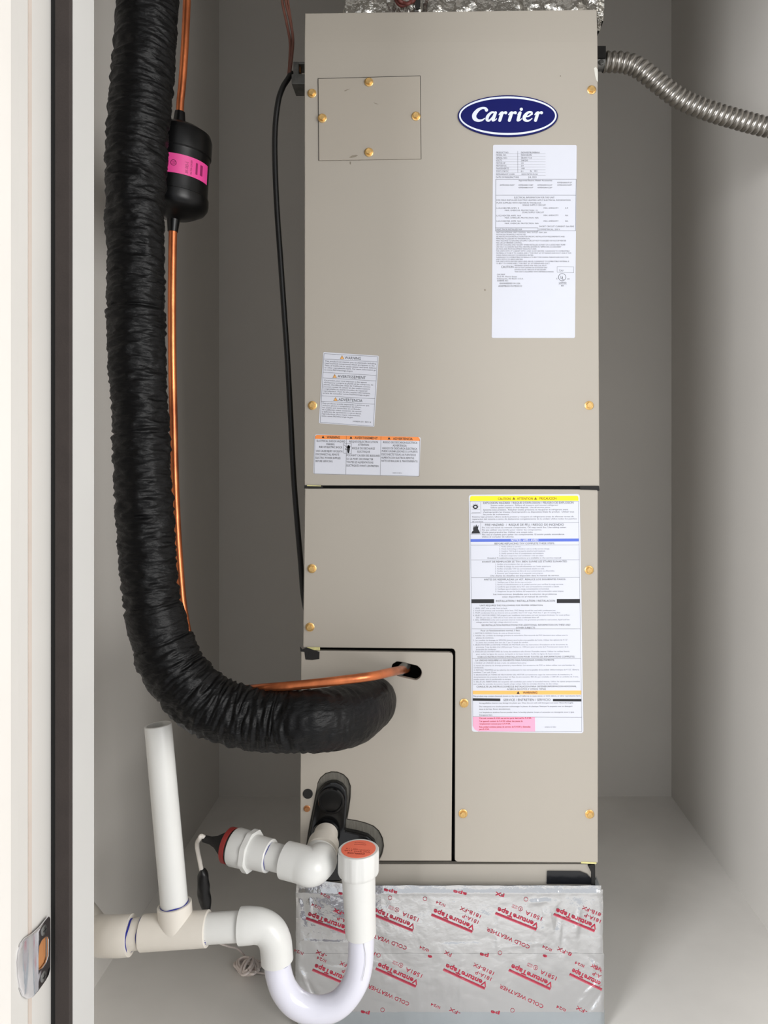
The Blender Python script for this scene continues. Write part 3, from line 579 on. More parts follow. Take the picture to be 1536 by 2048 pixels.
for s, y, x1 in (('Strong alkaline cleaners may damage the plastic pan. Clean the unit with mild detergent and water. Rinse thoroughly.',1152,1335),('Des nettoyants tres alcalins peuvent endommager le plateau de plastique. Nettoyer le serpentin avec un detergent',1194,1320),('doux et de l\'eau. Rincer abondamment.',1226,560),('Los limpiadores alcalinos fuertes pueden danar la bandeja plastica. Limpie el serpentin con detergente suave y agua.',1266,1345),('Enjuaguese bien.',1298,340)): TE(g, s, 174, OFF+y, x1, 16)
pk = Ink(LT)
for s, y, x1 in (('This unit contains R-410A use service parts designed for R-410A.',1340,820),('Cet appareil contient du R-410A utilisez des pieces de',1376,708),('remplacement concues pour le R-410A.',1408,562),('Esta unidad contiene piezas de servicio de R-410A y disenadas',1446,805),('para R-410A.',1474,300)): TE(pk, s, 174, OFF+y, x1, 19, bold=.02)
TE(pl, '345810-101 REV', 978, OFF+1446, 1118, 14)
for y in (140, 400, 675, 857, 1075): LE(g, 62+y*.015, y+3, 1396+y*.012, y, .45)
for y in (232, 597, 1312): LE(g, 84+y*.008, OFF+y, 1414+y*.014, OFF+y+(6 if y == 1312 else 0), .45)
LE(g, 62, 135, 98, OFF+1430, .4); LE(g, 1394, 133, 1436, OFF+1490, .4); LE(g, 160, OFF+1490, 1436, OFF+1496, .4)
for q in ((192,148,196,285),(75,290,196,285),(192,405,192,545),(68,545,192,543)): LE(g, *q, .4)
# pictograms: burst and flame
c0 = E(128, 208)
for k in range(11):
    an = math.radians(-190+k*20); r0, r1 = 3.2, (9 if k % 2 else 7)
    a.put([(c0[0]+r0*math.cos(an-.16), c0[1]+r0*math.sin(an-.16)), (c0[0]+r0*math.cos(an+.16), c0[1]+r0*math.sin(an+.16)), (c0[0]+r1*math.cos(an), c0[1]+r1*math.sin(an))], [(0, 1, 2)])
a.ring(c0[0], c0[1], 5, 4.2, 2.4, 20)
for y in (237, 275): LE(g, 82, y, 186, y, .4)
QE(a, (78,535),(186,533),(176,505),(160,480),(166,430),(148,455),(140,422),(120,460),(112,430),(98,480),(104,495),(88,510))
a.build('printed_text', M['ink'], st); g.build('printed_text', M['ink2'], st); pl.build('printed_text', M['ink3'], st); wh.build('printed_text', M['label'], st, label='white lettering on the blue band'); ol.build('printed_text', M['olive'], st); pk.build('printed_text', M['sticker_ink'], st)

# ================================================================ PLENUMS
def bx(lo, hi): return MB().box(lo, hi)
def crin(x, y, s=1.0, seed=0.0):
    q = Vector((x*.02, y*.02, seed)); r = noise.noise(q*.9)*1.0+abs(noise.noise(q*2.3))*.8+noise.noise(q*6)*.12
    return r*s
rp = empty('return_plenum', ((CXL+CXR)/2, 1.42, 0), 'foil taped return air box under the air handler with red printing', 'duct box')
fl, fr = P(592, 0, 1.150).x, P(1207, 0, 1.150).x
ztop = P(0, 1771, DF+.008).z-.0003
bx((fl+.002, 1.156, .0), (fr-.002, 1.70, ztop-.001)).build('plenum_box', M['foil_dull'], rp)
def edgefac(x): return math.exp(-((x-592)/16)**2)+math.exp(-((x-1207)/18)**2)
def foil_d(x, y, base=1.1505):
    d = base - crin(x, y*.5, .0008, 3.1) - crin(x*2.5, y*.8, .0011, 9.)*(.2+edgefac(x)+math.exp(-((x-1100)/36)**2)*1.0/(1+math.exp((y-1890)/8)))
    d -= creases(x, y)
    d -= .0011*math.exp(-((y-1786)/5)**2)     # folded lip along the top
    d += .003*max(0, (600-x)/8)**2+.003*max(0, (x-1199)/8)**2
    return d
CREASE = [(990,1828,993,1868,1.6),(993,1868,998,1908,1.4),(1071,1852,1066,1932,1.3),(1062,1806,1098,1802,2.2),(1078,1812,1086,1850,1.8),(1098,1808,1104,1862,1.6),(1118,1812,1112,1868,2.2),(1160,1812,1152,1872,2.6),(1128,1830,1124,1906,2.0),
          (925,1922,918,2020,1.1),(1020,1926,1018,1990,1.0),(1168,1990,1202,1962,2.2),(1180,2018,1204,1978,2.4),(1150,2012,1178,1990,1.2),(1178,1912,1200,1930,2.4),(1190,1905,1186,1950,1.6),(606,1800,612,1842,2.4),(618,1796,622,1830,1.8),(628,1808,624,1850,1.4),
          (600,1940,616,1975,2.2),(612,1960,640,2008,2.6),(606,1990,640,2002,1.6),(870,1884,960,1882,.8),(600,1882,700,1886,.7),(640,1928,760,1934,.7),(1010,1894,1090,1886,.8)]
CV = [(0.8 if i % 2 else -0.7) for i in range(len(CREASE))]
def creases(x, y):
    h = 0
    for (x0, y0, x1, y1, w_), sg in zip(CREASE, CV):
        if min(x0, x1)-14 < x < max(x0, x1)+14 and min(y0, y1)-14 < y < max(y0, y1)+14:
            dx, dy = x1-x0, y1-y0; L = dx*dx+dy*dy; t = max(0, min(1, ((x-x0)*dx+(y-y0)*dy)/L)); 
            dd = math.hypot(x-x0-dx*t, y-y0-dy*t)+.8*noise.noise(Vector((x*.15, y*.15, 2)))
            h += sg*math.exp(-(dd/(2.6+w_))**2)*.0011*w_*1.1*math.sin(math.pi*(.12+.76*t))
    return h
def foil_strip(name, x0, x1, y0, y1, off, m, nx=330, ny=70, top=None):
    v = []; f = []
    for j in range(ny+1):
        for i in range(nx+1):
            x = x0+(x1-x0)*i/nx; yt = y0+(top(x) if top else 0); y = yt+(y1-yt)*j/ny
            x2 = x+1.0*noise.noise(Vector((0, y*.05, 1)))*(1 if i in (0, nx) else 0)
            y2 = y+1.2*noise.noise(Vector((x*.03, 5, y0)))*(1 if j in (0, ny) else 0)
            v.append(P(x2, y2, foil_d(x, y)-off))
    for j in range(ny):
        for i in range(nx): a_ = j*(nx+1)+i; f.append((a_, a_+1, a_+nx+2, a_+nx+1))
    return build(name, v, f, m, rp, smooth=True, recalc=False)
dip = lambda x: -9*math.exp(-((x-640)/45)**2)
foil_strip('foil_tape', 592, 1206, 1779, 1914, 0, M['foil'], top=dip)
foil_strip('foil_tape', 591, 1208, 1907, 2024, .00025, M['foil'])
foil_strip('foil_tape', 604, 1209, 2019, 2062, .0001, M['foil_dull'], ny=16)
foil_strip('foil_tape', 592, 1202, 1771, 1785, .0004, M['foil'], ny=8, top=dip)
ik = Ink(0); ik.fn = lambda x, y: P(x, y, foil_d(x, y)-(.00062 if y > 1904 else .00055 if y > 1787 else .0009))
ik2 = Ink(0); ik2.fn = ik.fn; ik.clip = ik2.clip = 1205
def stamp(R, L, kind):
    ex = Vector(L)-Vector(R); l = ex.length; ex /= l; ey = Vector((ex.y, -ex.x))
    q = lambda u, v: tuple(Vector(R)+ex*u+ey*v)
    def txt(s, u0, v, u1, cap, **k): a_ = q(u0, v); b_ = q(u1, v); (k.pop('ink', ik)).text(s, *a_, *b_, cap, **k)
    txt('VentureTape', 0, -12.5, l-1, 9.2, bold=.025)
    a_ = q(0, -.6); b_ = q(l, -.6); ik.line(*a_, *b_, 2.2, 14)
    a_ = q(0, 2.1); b_ = q(l, 2.1); ik2.line(*a_, *b_, 2.0, 14)
    if kind == 0:
        txt('1581A', -5, -27, 33, 7.6); c_ = q(45, -26); ik.ring(c_[0], c_[1], 4.6, 4.6, .7, 16); txt('R', 43, -28, 47, 4); txt('LISTED', 51, -25, 63, 2.6, ink=ik2); txt('181AP', 51, -29, 63, 2.6, ink=ik2)
    else:
        txt('181A-P', -6, -25, 31, 7); txt('181B-FX', -6, -37.5, 41, 7)
for R, L, k in (((696,1867),(612,1836),1),((826,1861),(744,1828),0),((945,1863.5),(863,1829),1),((1073,1859),(991,1826),0),((1189.6,1862),(1108,1828),1),
                ((704,1973),(625,1939),1),((832,1973),(751.5,1936.7),0),((970,1977),(887,1938.5),1),((1101,1978),(1018,1939.6),0),((1204,1979),(1139.6,1948),2)): stamp(R, L, 1 if k == 1 else k)
def slant(s, R, L, cap, ink=None, **k): (ink or ik).text(s, *R, *L, cap, **k)
for R, L in (((815,1894),(728,1861)),((1061,1892),(975,1855)),((820,2006),(738,1969)),((1088.5,2011),(1001,1969))): slant('COLD WEATHER', R, L, 7.2)
for R in ((859,1900),(1105,1899),(881.6,2014),(1133,2019),(608,1906),(1170,1931),(653.6,1921),(643,1815),(661,1793),(892,1810),(731,1925)): slant('II/24', R, (R[0]-19, R[1]-8.5), 5.2)
for R, s in (((1145,1907),'8-FX'),((655,1910),'-FX'),((757,1908),'-FX'),((922,2025),'-FX'),((1176,2022),'-FX'),((1217-15,1935),'FX'),((690,1826),'-FX'),((905,1908),'FX')): slant(s, R, (R[0]-9*len(s)*.8, R[1]-3.4*len(s)), 7)
for R, s in (((978,1910),'pe'),((740,2025),'pe'),((1000,2025),'pe'),((1095,1911),'e'),((695,1788),'pe'),((795,1783),'ape'),((934,1786),'ape'),((1010,1788),'FX'),((865,1912),'e')): slant(s, R, (R[0]-9*len(s), R[1]-2*len(s)), 6.5, bold=.025)
for x, y in ((757,1911),(1000,1906),(765,2020),(1025,2021),(850,1798),(1052,1799),(780,1796)): ik.ring(x, y, 4.2, 4.2, .7, 14)
ik.build('printed_text', M['redink'], rp, label='red upside down lettering'); ik2.build('printed_text', M['redink2'], rp)

# supply duct above
sp_ = empty('supply_plenum', (.03, 1.42, zt), 'crinkled shiny foil duct connector on top of the air handler', 'duct')
XS0, XS1 = P(690, 0, 1.18).x, P(1207, 0, 1.18).x
def crk(u, v, seed): 
    q = Vector((u*22, v*22, seed)); return abs(noise.noise(q))*.012+abs(noise.noise(q*2.7))*.006+noise.noise(q*7)*.0015
v = []; f = []
ring_pts = []
NX = 150; NS = 40; NZ = 60
path = [(XS1+.001, 1.60-(i/NS)*.41, 1) for i in range(NS)]+[(XS1-(XS1-XS0)*i/NX, 1.185, 0) for i in range(NX+1)]+[(XS0-.001, 1.19+(i/NS)*.41, 2) for i in range(1, NS+1)]
zlo = zt-.003; zhi = ZC-.002
for j in range(NZ+1):
    z = zlo+(.28*(j/NZ) if j < NZ else zhi-zlo)
    for k, (x, y, sd) in enumerate(path):
        c_ = crk(k*.0037, z, 4.)
        v.append((x+(c_-.003)*(1 if sd == 1 else -1 if sd == 2 else 0), y-(c_ if sd == 0 else 0), z))
W_ = len(path)
for j in range(NZ):
    for k in range(W_-1): f.append((j*W_+k, j*W_+k+1, (j+1)*W_+k+1, (j+1)*W_+k))
build('foil_wrap', v, f, M['crinkle'], sp_, smooth=True, recalc=False)
bx((XS0+.012, 1.215, zt-.003), (XS1-.012, 1.6, ZC-.003)).build('duct_core', M['foil_dull'], sp_)
# foil flap folded down over the right edge
v = []; f = []
for j in range(41):
    t = j/40; y = -8+t*70; xe = 1208.5 if y < 18 else 1208.5-(y-18)*.2
    for i in range(13):
        x = 1193+(xe-1193)*i/12; v.append(P(x, y, 1.180-crk(x*.004, y*.004, 8.)*.7))
for j in range(40):
    for i in range(12): a_ = j*13+i; f.append((a_, a_+1, a_+14, a_+13))
build('foil_flap', v, f, M['crinkle'], sp_, smooth=True, recalc=False)
plate('strap', [(829, -30), (842, -30), (840, 17), (831, 18)], 1.165, .002, M['gasket_and_shadow'], sp_)
tube('red_cable', px3([(780,-60,1.2),(788,-12,1.166),(800,10,1.163),(818,6,1.163),(830,-6,1.166),(840,-60,1.2)]), .0030, M['darkred'], sp_)
tube('red_cable', px3([(776,-60,1.2),(794,-8,1.159),(806,5,1.158),(822,1,1.159),(834,-60,1.2)]), .0026, M['darkred'], sp_)

# ================================================================ INSULATED SUCTION PIPE
pts = [(300,-330,118),(298,-100,118),(296,0,118),(289.5,100,118),(281.5,200,118),(274,300,115),(271.5,400,113),(271,500,110),(272,600,110),(274,700,109),(279,800,108),(284,900,109),(289,1000,110),(294,1100,110),(302,1195,110),(314,1250,113),(331,1300,119),(357,1350,122),(407,1401,123),(466,1429,121),(551,1441,122),(625,1441,123)]
cp = [tuple(P(x, y, 1.0))+(w_/2/F*1.0,) for x, y, w_ in pts]
for x, y, d, r in ((688,1432,1.04,.0435),(722,1418,1.085,.0420),(741,1405,1.13,.0385),(749,1399,1.18,.034)): cp.append(tuple(P(x, y, d))+(r,))
path = resample(cr(cp, 24), .0016)
STOT = 0
for a_, b_ in zip(path, path[1:]): STOT += (Vector(b_[:3])-Vector(a_[:3])).length
def sidx(py):                                  # arc length where the path passes this image row
    s = 0
    for a_, b_ in zip(path, path[1:]):
        z = H-(py-VY)/F
        if b_[2] < z: return s
        s += (Vector(b_[:3])-Vector(a_[:3])).length
    return s
S1 = sidx(1213); S2 = sidx(1285)
seams = [sidx(290), sidx(620), sidx(868), S1, S2]
def wrink(s, a, p):
    smooth_zone = max(math.exp(-((s-(S1+S2)/2)/.018)**2), 1/(1+math.exp(-(s-(STOT-.20))/.02))*.85)
    bend = math.exp(-((s-(S2+.13))/.10)**2)
    amp = (1-.82*smooth_zone)
    ca, sa = math.cos(a), math.sin(a)
    w1 = noise.noise(Vector((s*(95+0*bend), ca*.9, sa*.9)))
    w2 = noise.noise(Vector((s*170+.8*ca, ca*1.7+4, sa*1.7)))
    w3 = noise.noise(Vector((s*20, ca*.8+9, sa*.8)))
    w4 = noise.noise(Vector((s*330, ca*3.2+14, sa*3.2)))
    r = (-abs(w1)*.0052+.0014)*amp+(-abs(w2)*.0034)*amp*(1+.5*bend)+w3*.0020+w4*.0006*amp
    for q in seams: r -= .0025*math.exp(-((s-q)/.0022)**2)-(.0011 if q < s < q+.03 else 0)
    return r
v, f = sweep(path, None, 72, True, wrink)
build('insulated_refrigerant_pipe', v, f, M['sleeve'], None, smooth=True, recalc=False, label='thick wrinkled black insulated pipe curving down and into the air handler', cat='pipe')

# ================================================================ COPPER LIQUID LINE WITH FILTER DRIER
ll = empty('liquid_line', P(357, 1370, 1.06), 'thin bare copper line with a black filter drier beside the insulated pipe', 'pipe')
tube('copper_pipe', px3([(380,-330,1.12),(375,-60,1.12),(373,20,1.12),(369,100,1.12),(364,170,1.12),(360.5,205,1.12),(359,245,1.12)]), .0058, M['copper'], ll, n=20)
tube('copper_pipe', px3([(346,455,1.12),(345,500,1.12),(344,600,1.12),(344.5,720,1.12),(347,850,1.12),(349.5,960,1.12),(354,1060,1.12),(360,1150,1.12),(367,1220,1.115),(380,1285,1.11),(400,1325,1.105),(440,1362,1.09),(480,1378,1.05),(530,1376,1.008),(610,1369,1.0),(680,1361,1.005),(740,1353,1.02),(778,1345,1.06),(802,1340,1.125),(814,1338,1.19)]), .0062, M['copper'], ll, n=20)
spin('pipe_stub', [(0, .0072), (.02, .0074), (.04, .0074)], P(801, 1341, 1.132), Vector((.18, 1, -.06)), M['zinc'], ll, label='grey brazed stub where the line enters the slot')
top, bot = P(358, 253, 1.12), P(347, 437, 1.12)
ax = (top-bot).normalized(); Lb = (top-bot).length
pr = [(-.020, .0075), (-.002, .0095), (.0, .012), (.004, .030), (.012, .0445), (.018, .0485), (.024, .0495), (.032, .0492), (.033, .0478), (.040, .0474), (Lb-.052, .0474), (Lb-.046, .0478), (Lb-.044, .0496), (Lb-.02, .0496), (Lb-.012, .047), (Lb-.004, .034), (Lb, .014), (Lb+.003, .0095), (Lb+.022, .0075)]
fd = spin('filter_drier', pr, bot, ax, M['blackmetal'], ll, n=64)
# magenta label wrapped round the drier
U = Vector((1, 0, 0)); U = (U-ax*U.dot(ax)).normalized(); Fr = ax.cross(U); Fr = Fr if Fr.y < 0 else -Fr
def wrap(u, h, r=.0480): return bot+ax*h+(Fr*math.cos(u)+U*math.sin(u))*r     # u angle to the right of the camera side
zc = lambda py: (P(353, py, 1.072)-bot).dot(ax)
h0, h1 = zc(344), zc(305)
v = []; f = []
for i in range(41):
    u = math.radians(-19+i*(106/40)); 
    for r in (.0476, .0480):
        v += [wrap(u, h0, r), wrap(u, h1, r)]
for i in range(40):
    b0 = i*4; f += [(b0+2, b0+3, b0+7, b0+6), (b0, b0+1, b0+5, b0+4), (b0, b0+2, b0+6, b0+4), (b0+1, b0+3, b0+7, b0+5)]
f += [(0, 1, 3, 2), (160, 161, 163, 162)]
lb = build('maker_label', v, f, M['magenta'], fd, smooth='auto', label='magenta label wrapped round the drier')
vk = []; fk = []
def wtext(s, u0, h, u1, cap):                   # text running along the band
    V_, F_ = text_px(s, 0, 0, 100, 0, 10); n = len(vk)
    for x, y in V_: vk.append(wrap(u0+(u1-u0)*x/100, h-(y/10)*cap, .0482))
    fk.extend(tuple(i+n for i in q) for q in F_)
def vtext(s, u, ha, hb, w_):                    # text running down the band
    V_, F_ = text_px(s, 0, 0, 100, 0, 10); n = len(vk)
    for x, y in V_: vk.append(wrap(u+(-y/10)*w_, ha+(hb-ha)*x/100, .0482))
    fk.extend(tuple(i+n for i in q) for q in F_)
rad = math.radians; hh = h1-h0
vtext('SPORLAN', rad(-7), h0+hh*.12, h0+hh*.92, rad(-6))
vtext('Parker Hannifin', rad(-1), h0+hh*.15, h0+hh*.85, rad(-3)); vtext('Washington MO', rad(4), h0+hh*.2, h0+hh*.9, rad(-3))
vtext('EK-083-S', rad(40), h0+hh*.1, h0+hh*.7, rad(-5)); vtext('FILTER-DRIER', rad(47), h0+hh*.1, h0+hh*.85, rad(-3))
for k in range(20):
    u = rad(7)+.085*math.cos(k*math.pi/10); u2 = rad(7)+.085*math.cos((k+1)*math.pi/10); hm = h0+hh*.5; r_ = hh*.16
    n = len(vk); vk += [wrap(rad(15)+.09*math.cos(k*math.pi/10), hm+r_*math.sin(k*math.pi/10), .0482), wrap(rad(15)+.09*math.cos((k+1)*math.pi/10), hm+r_*math.sin((k+1)*math.pi/10), .0482), wrap(rad(15)+.068*math.cos((k+1)*math.pi/10), hm+r_*.76*math.sin((k+1)*math.pi/10), .0482), wrap(rad(15)+.068*math.cos(k*math.pi/10), hm+r_*.76*math.sin(k*math.pi/10), .0482)]
    fk.append((n, n+1, n+2, n+3))
vtext('UL', rad(18), h0+hh*.42, h0+hh*.6, rad(-5))
for u0, u1, a0, a1 in ((54, 58, .2, .8),(64, 70, .25, .8),): 
    n = len(vk); vk += [wrap(rad(u0), h0+hh*a0, .0482), wrap(rad(u1), h0+hh*a0, .0482), wrap(rad(u1), h0+hh*a1, .0482), wrap(rad(u0), h0+hh*a1, .0482)]; fk.append((n, n+1, n+2, n+3))
build('printed_text', vk, fk, M['magenta_ink'], lb, recalc=False, kind='stuff')

# ================================================================ CABLES AT THE LEFT OF THE CABINET
tube('power_cable', px3([(583,146,1.235),(576,158,1.225),(565,176,1.215),(556,205,1.21),(550,260,1.21),(550,330,1.21),(554,420,1.21),(561,520,1.21),(568,620,1.21),(575,720,1.21),(581,830,1.21),(587,950,1.22),(594,1040,1.23),(601,1120,1.245),(608,1200,1.27),(625,1275,1.31)]), .0045, M['cable'], None, n=14, label='black cable hanging down the left side of the air handler', cat='cable')
bw_ = empty('brown_wire_bundle', P(580, 148, 1.23), 'pair of brown low voltage wires coming down from above to the clamp', 'wire')
tube('wire', px3([(556,-260,1.23),(560,-60,1.23),(564,0,1.23),(573,45,1.23),(580,85,1.23),(579,125,1.23),(577,150,1.232)]), .0023, M['brownwire'], bw_, n=10)
tube('wire', px3([(560,-260,1.227),(566,-60,1.227),(571,0,1.227),(581,45,1.227),(586,80,1.227),(583,120,1.227),(579,150,1.23)]), .0023, M['brownwire'], bw_, n=10)
tube('wire', px3([(564,-260,1.233),(572,-60,1.233),(576,0,1.233),(584,60,1.233),(583,110,1.233),(580,150,1.235)]), .0018, M['brownwire'], bw_, n=10)
cc = empty('cable_clamp', P(598, 164, 1.21), 'small grey metal cable clamp on the upper left side of the air handler', 'clamp')
a0, a1 = P(583, 168, 1.205), P(583, 148, 1.205)
bx((a0.x, 1.205, a0.z), (CXL+.0005, 1.245, a1.z)).build('clamp_saddle', M['zinc'], cc, bevel=.001)
a0, a1 = P(586, 148, 1.21), P(586, 122, 1.21)
b = bx((a0.x, 1.212, a0.z), (a0.x+.009, 1.24, a1.z)); b.box((a0.x+.009, 1.212, a1.z-.004), (CXL+.0005, 1.24, a1.z)); b.box((CXL-.004, 1.212, a0.z), (CXL+.0005, 1.24, a1.z-.004)); b.build('clamp_strap', M['zinc'], cc, bevel=.0006)
spin('clamp_screw', [(0, .003), (.016, .003)], P(599, 146, 1.222), (0, 0, 1), M['bronze'], cc, n=12)

# ================================================================ FLEXIBLE CONDUIT
fc = empty('flexible_conduit', P(1204, 124, 1.225), 'ribbed steel flexible conduit running from the air handler to the right wall', 'conduit')
cp = px3([(1207,124,1.225),(1225,124,1.225),(1245,125,1.225),(1268,131,1.225),(1292,146,1.225),(1322,170,1.228),(1356,195,1.232),(1392,212,1.236),(1432,226,1.24),(1476,239,1.245),(1525,252,1.25),(1580,264,1.25)])
cp.append((XR-.0005, 1.25, P(1617, 271, 1.25).z))
path = resample(cr(cp, 24), .0008)
PT = .0098
def rib(s, a, p):
    t = ((s+PT*a/(2*math.pi))/PT) % 1.0
    return (abs(math.sin(math.pi*t))**.6)*.0044-.0029
v, f = sweep(path, .0153, 40, True, rib); build('ribbed_tube', v, f, M['steel'], fc, smooth=True, recalc=False)
c0 = P(1200, 124, 1.225); c0.x = CXR
b = MB(); v_, f_ = lathe([(0, .013), (.003, .0165), (.006, .0165), (.006, .0145), (.024, .0145), (.026, .0135)], c0, (1, 0, 0), 12); b.add(v_, f_)
b.build('conduit_connector', M['zinc'], fc, smooth='auto')
bx((c0.x+.010, 1.2065, c0.z-.003), (c0.x+.024, 1.243, c0.z+.0165)).build('connector_saddle', M['gasket_and_shadow'], fc, bevel=.001)
spin('connector_screw', [(0, .0042), (.003, .0042), (.004, .003)], (c0.x+.017, 1.2115, c0.z-.009), (0, -1, 0), M['zinc'], fc, n=16)

# ================================================================ PVC DRAIN
D1 = 1.03
def q3(x, y, d=D1): return P(x, y, d)
K = D1/F
cd = empty('condensate_drain', P(560, 2046, D1), 'white plastic drain assembly with open standpipe, trap and capped cleanout', 'drain pipe')
def straight(name, a_, b_, r, m, par, n=36, **k):
    v, f = sweep([tuple(a_), tuple(b_)], r, n); return build(name, v, f, m, par, smooth='auto', **k)
def hollow(name, a_, b_, r, wall, m, par, deep=.06, n=36, **k):     # open at b_
    a_, b_ = Vector(a_), Vector(b_); L = (b_-a_).length
    return spin(name, [(0, r), (L-.0008, r), (L, r-.0008), (L, r-wall+.0005), (L-.0008, r-wall), (L-deep, r-wall)], a_, b_-a_, m, par, n=n, **k)
def penring(a_, dirv, r, par, frac=1.0, start=0.0, w_=.0012):       # blue marker line round a joint
    ax_ = Vector(dirv).normalized(); u = Vector((0, -1, 0)); u = (u-ax_*u.dot(ax_)).normalized(); w2 = ax_.cross(u); v = []; f = []
    n = 40
    for k in range(n+1):
        an = start+(k/n-.5)*2*math.pi*frac; wob = .0006*math.sin(an*5)
        for t in (-w_/2, w_/2): v.append(Vector(a_)+ax_*(t+wob)+(u*math.cos(an)+w2*math.sin(an))*(r+.0003))
    f = [(2*k, 2*k+1, 2*k+3, 2*k+2) for k in range(n)]
    build('marker_line', v, f, M['bluepen'], par, smooth=True, recalc=False)
# standpipe
pt, pb = q3(316, 1449, 1.045), q3(353.5, 1861, 1.03)
sp1 = hollow('standpipe', pb+(pt-pb)*.075, pt, .0184, .0034, M['pvc'], cd, deep=.09)
# tee
ta, tb = q3(285, 1866), q3(416, 1857); tax = (tb-ta).normalized(); TR = .0232
tee = MB()
v_, f_ = lathe([(0, .0200), (0, TR-.0008), (.0008, TR), ((tb-ta).length-.0008, TR), ((tb-ta).length, TR-.0008), ((tb-ta).length, .0200)], ta, tb-ta, 40); tee.add(v_, f_)
bd_ = (pt-pb).normalized(); s0 = pb; s1 = pb+bd_*((q3(350, 1806, 1.034)-pb).dot(bd_))
Ls = (s1-s0).length
v_, f_ = lathe([(0, TR*.985), (Ls-.0008, TR), (Ls, TR-.0008), (Ls, .0189)], s0, bd_, 40); tee.add(v_, f_)
for sgn in (-1, 1):                              # swept shoulders of the tee
    a_ = s0+tax*sgn*.018; b_ = s0+bd_*.024; 
tn = tee.build('tee_fitting', M['pvc_cream'], cd, smooth='auto')
penring(s1+bd_*.0004, bd_, .0189, tn, w_=.0016)
penring(tb+tax*.0004, tax, .0192, tn, w_=.0014, frac=.8)
# left run and elbow turning back to the wall
straight('drain_pipe', q3(240, 1871), q3(290, 1866), .0200, M['pvc_cream'], cd)
el_ = sweep(cr(px3([(262,1870,D1),(246,1871.5,D1),(228,1872,1.035),(208,1872,1.055),(196,1870,1.085)]), 10), .0262, 36)
e1 = build('elbow_fitting', *el_, M['pvc_cream'], cd, smooth='auto')
aa = P(200, 1870, 1.08); straight('drain_pipe', aa, (XL+.0005, 1.17, aa.z+.004), .0190, M['pvc_cream'], cd)
penring(q3(263, 1870), (1, 0, 0), .0215, e1, w_=.0026, frac=.55)
penring(q3(284, 1866), tax, .0205, e1, w_=.0012)
# right run, elbow down
straight('drain_pipe', q3(412, 1857), q3(492, 1852), .0196, M['pvc'], cd)
ep = cr(px3([(481,1852,D1),(500,1851,D1),(516,1851.5,D1),(532,1857,D1),(544,1869,D1),(551,1886,D1),(553,1902,D1),(554.5,1921,D1)]), 8)
ep = [tuple(q)+((.0240-.0020*min(1, max(0, (i/len(ep)-.1)/.3))),) for i, q in enumerate(ep)]
build('elbow_fitting', *sweep(ep, None, 40), M['pvc'], cd, smooth='auto')
penring(q3(554.5, 1922), (0, 0, 1), .0186, tn, frac=.35)
# clear-white trap
tr = cr(px3([(554,1912,D1),(557,1945,D1),(569,1980,D1),(594,2008,D1),(634,2021,1.032),(676,2009,1.035),(706,1974,1.038),(720,1930,1.04),(723,1862,1.04)]), 12)
to = build('trap_bend', *sweep(tr, .0182, 40), M['trap'], cd, smooth='auto')
tb2 = cr(px3([(727,1885,1.0215),(731,1910,1.0215),(730,1935,1.0212),(724,1962,1.02)]), 6)
build('mould_seam', *sweep(tb2, .0004, 6), M['pipegrey'], to)
# capped cleanout leg
lb_, lt = P(721.5, 1869, 1.04), P(717, 1744, 1.04)
spin('cleanout_socket', [(0, .0185), (0, .0208), (.0008, .0216), (.03, .0219), (.072, .0232), ((lt-lb_).length+.004, .0236)], lb_, lt-lb_, M['pvc'], cd, n=48)
cb, ct = P(717, 1748, 1.04), P(717, 1698, 1.04)
ribs = lambda j, a_, r: r*(1.0+.022*(1 if (math.degrees(a_) % 30) < 15 else 0)) if 0 < j < 5 else r
Lc = (ct-cb).length
cap = spin('cleanout_cap', [(0, .0238), (.0005, .0262), (.003, .0276), (.006, .0284), (Lc-.002, .0284), (Lc-.0008, .0284), (Lc, .0276), (Lc, .002)], cb, ct-cb, M['pvc'], cd, n=96, sides=ribs, label='ribbed white screw cap with an orange sticker')
sk = spin('round_sticker', [(0, .0242), (.0003, .0242)], ct, (0, 0, 1), M['sticker'], cap, n=48)
vk = []; fk = []
def disc_text(s, u0, v0, u1, cap_, bold=0.0):    # lettering on the cap, reads from behind
    V_, F_ = text_px(s, 0, 0, 100, 0, 10, bold=bold); n = len(vk); th = math.radians(180-9); c_, s_ = math.cos(th), math.sin(th)
    for x, y in V_:
        a_ = u0+(u1-u0)*x/100; b_ = v0+y/10*cap_; vk.append((ct.x+(a_*c_-b_*s_), ct.y+(a_*s_+b_*c_), ct.z+.0005))
    fk.extend(tuple(i+n for i in q) for q in F_)
disc_text('Clearvue', -.0125, .0145, .0125, .0042, .02); disc_text('A/C Easy Trap', -.0185, .0085, .0185, .0034); disc_text('Vented / S50 / 1.0', -.0175, .0035, .0175, .0028)
disc_text('Patent Pending', -.008, -.0105, .009, .0022); disc_text('Condensate Trap', -.006, -.0155, .010, .0022)
build('printed_text', vk, fk, M['sticker_ink'], sk, recalc=False, kind='stuff')
# hidden inlet from the drain pan into the leg
pi = P(718, 1790, 1.04); straight('inlet_pipe', (pi.x, 1.045, P(0, 1704, DF).z), (pi.x, DF-.0155, P(0, 1704, DF).z), .0170, M['pvc'], cd)

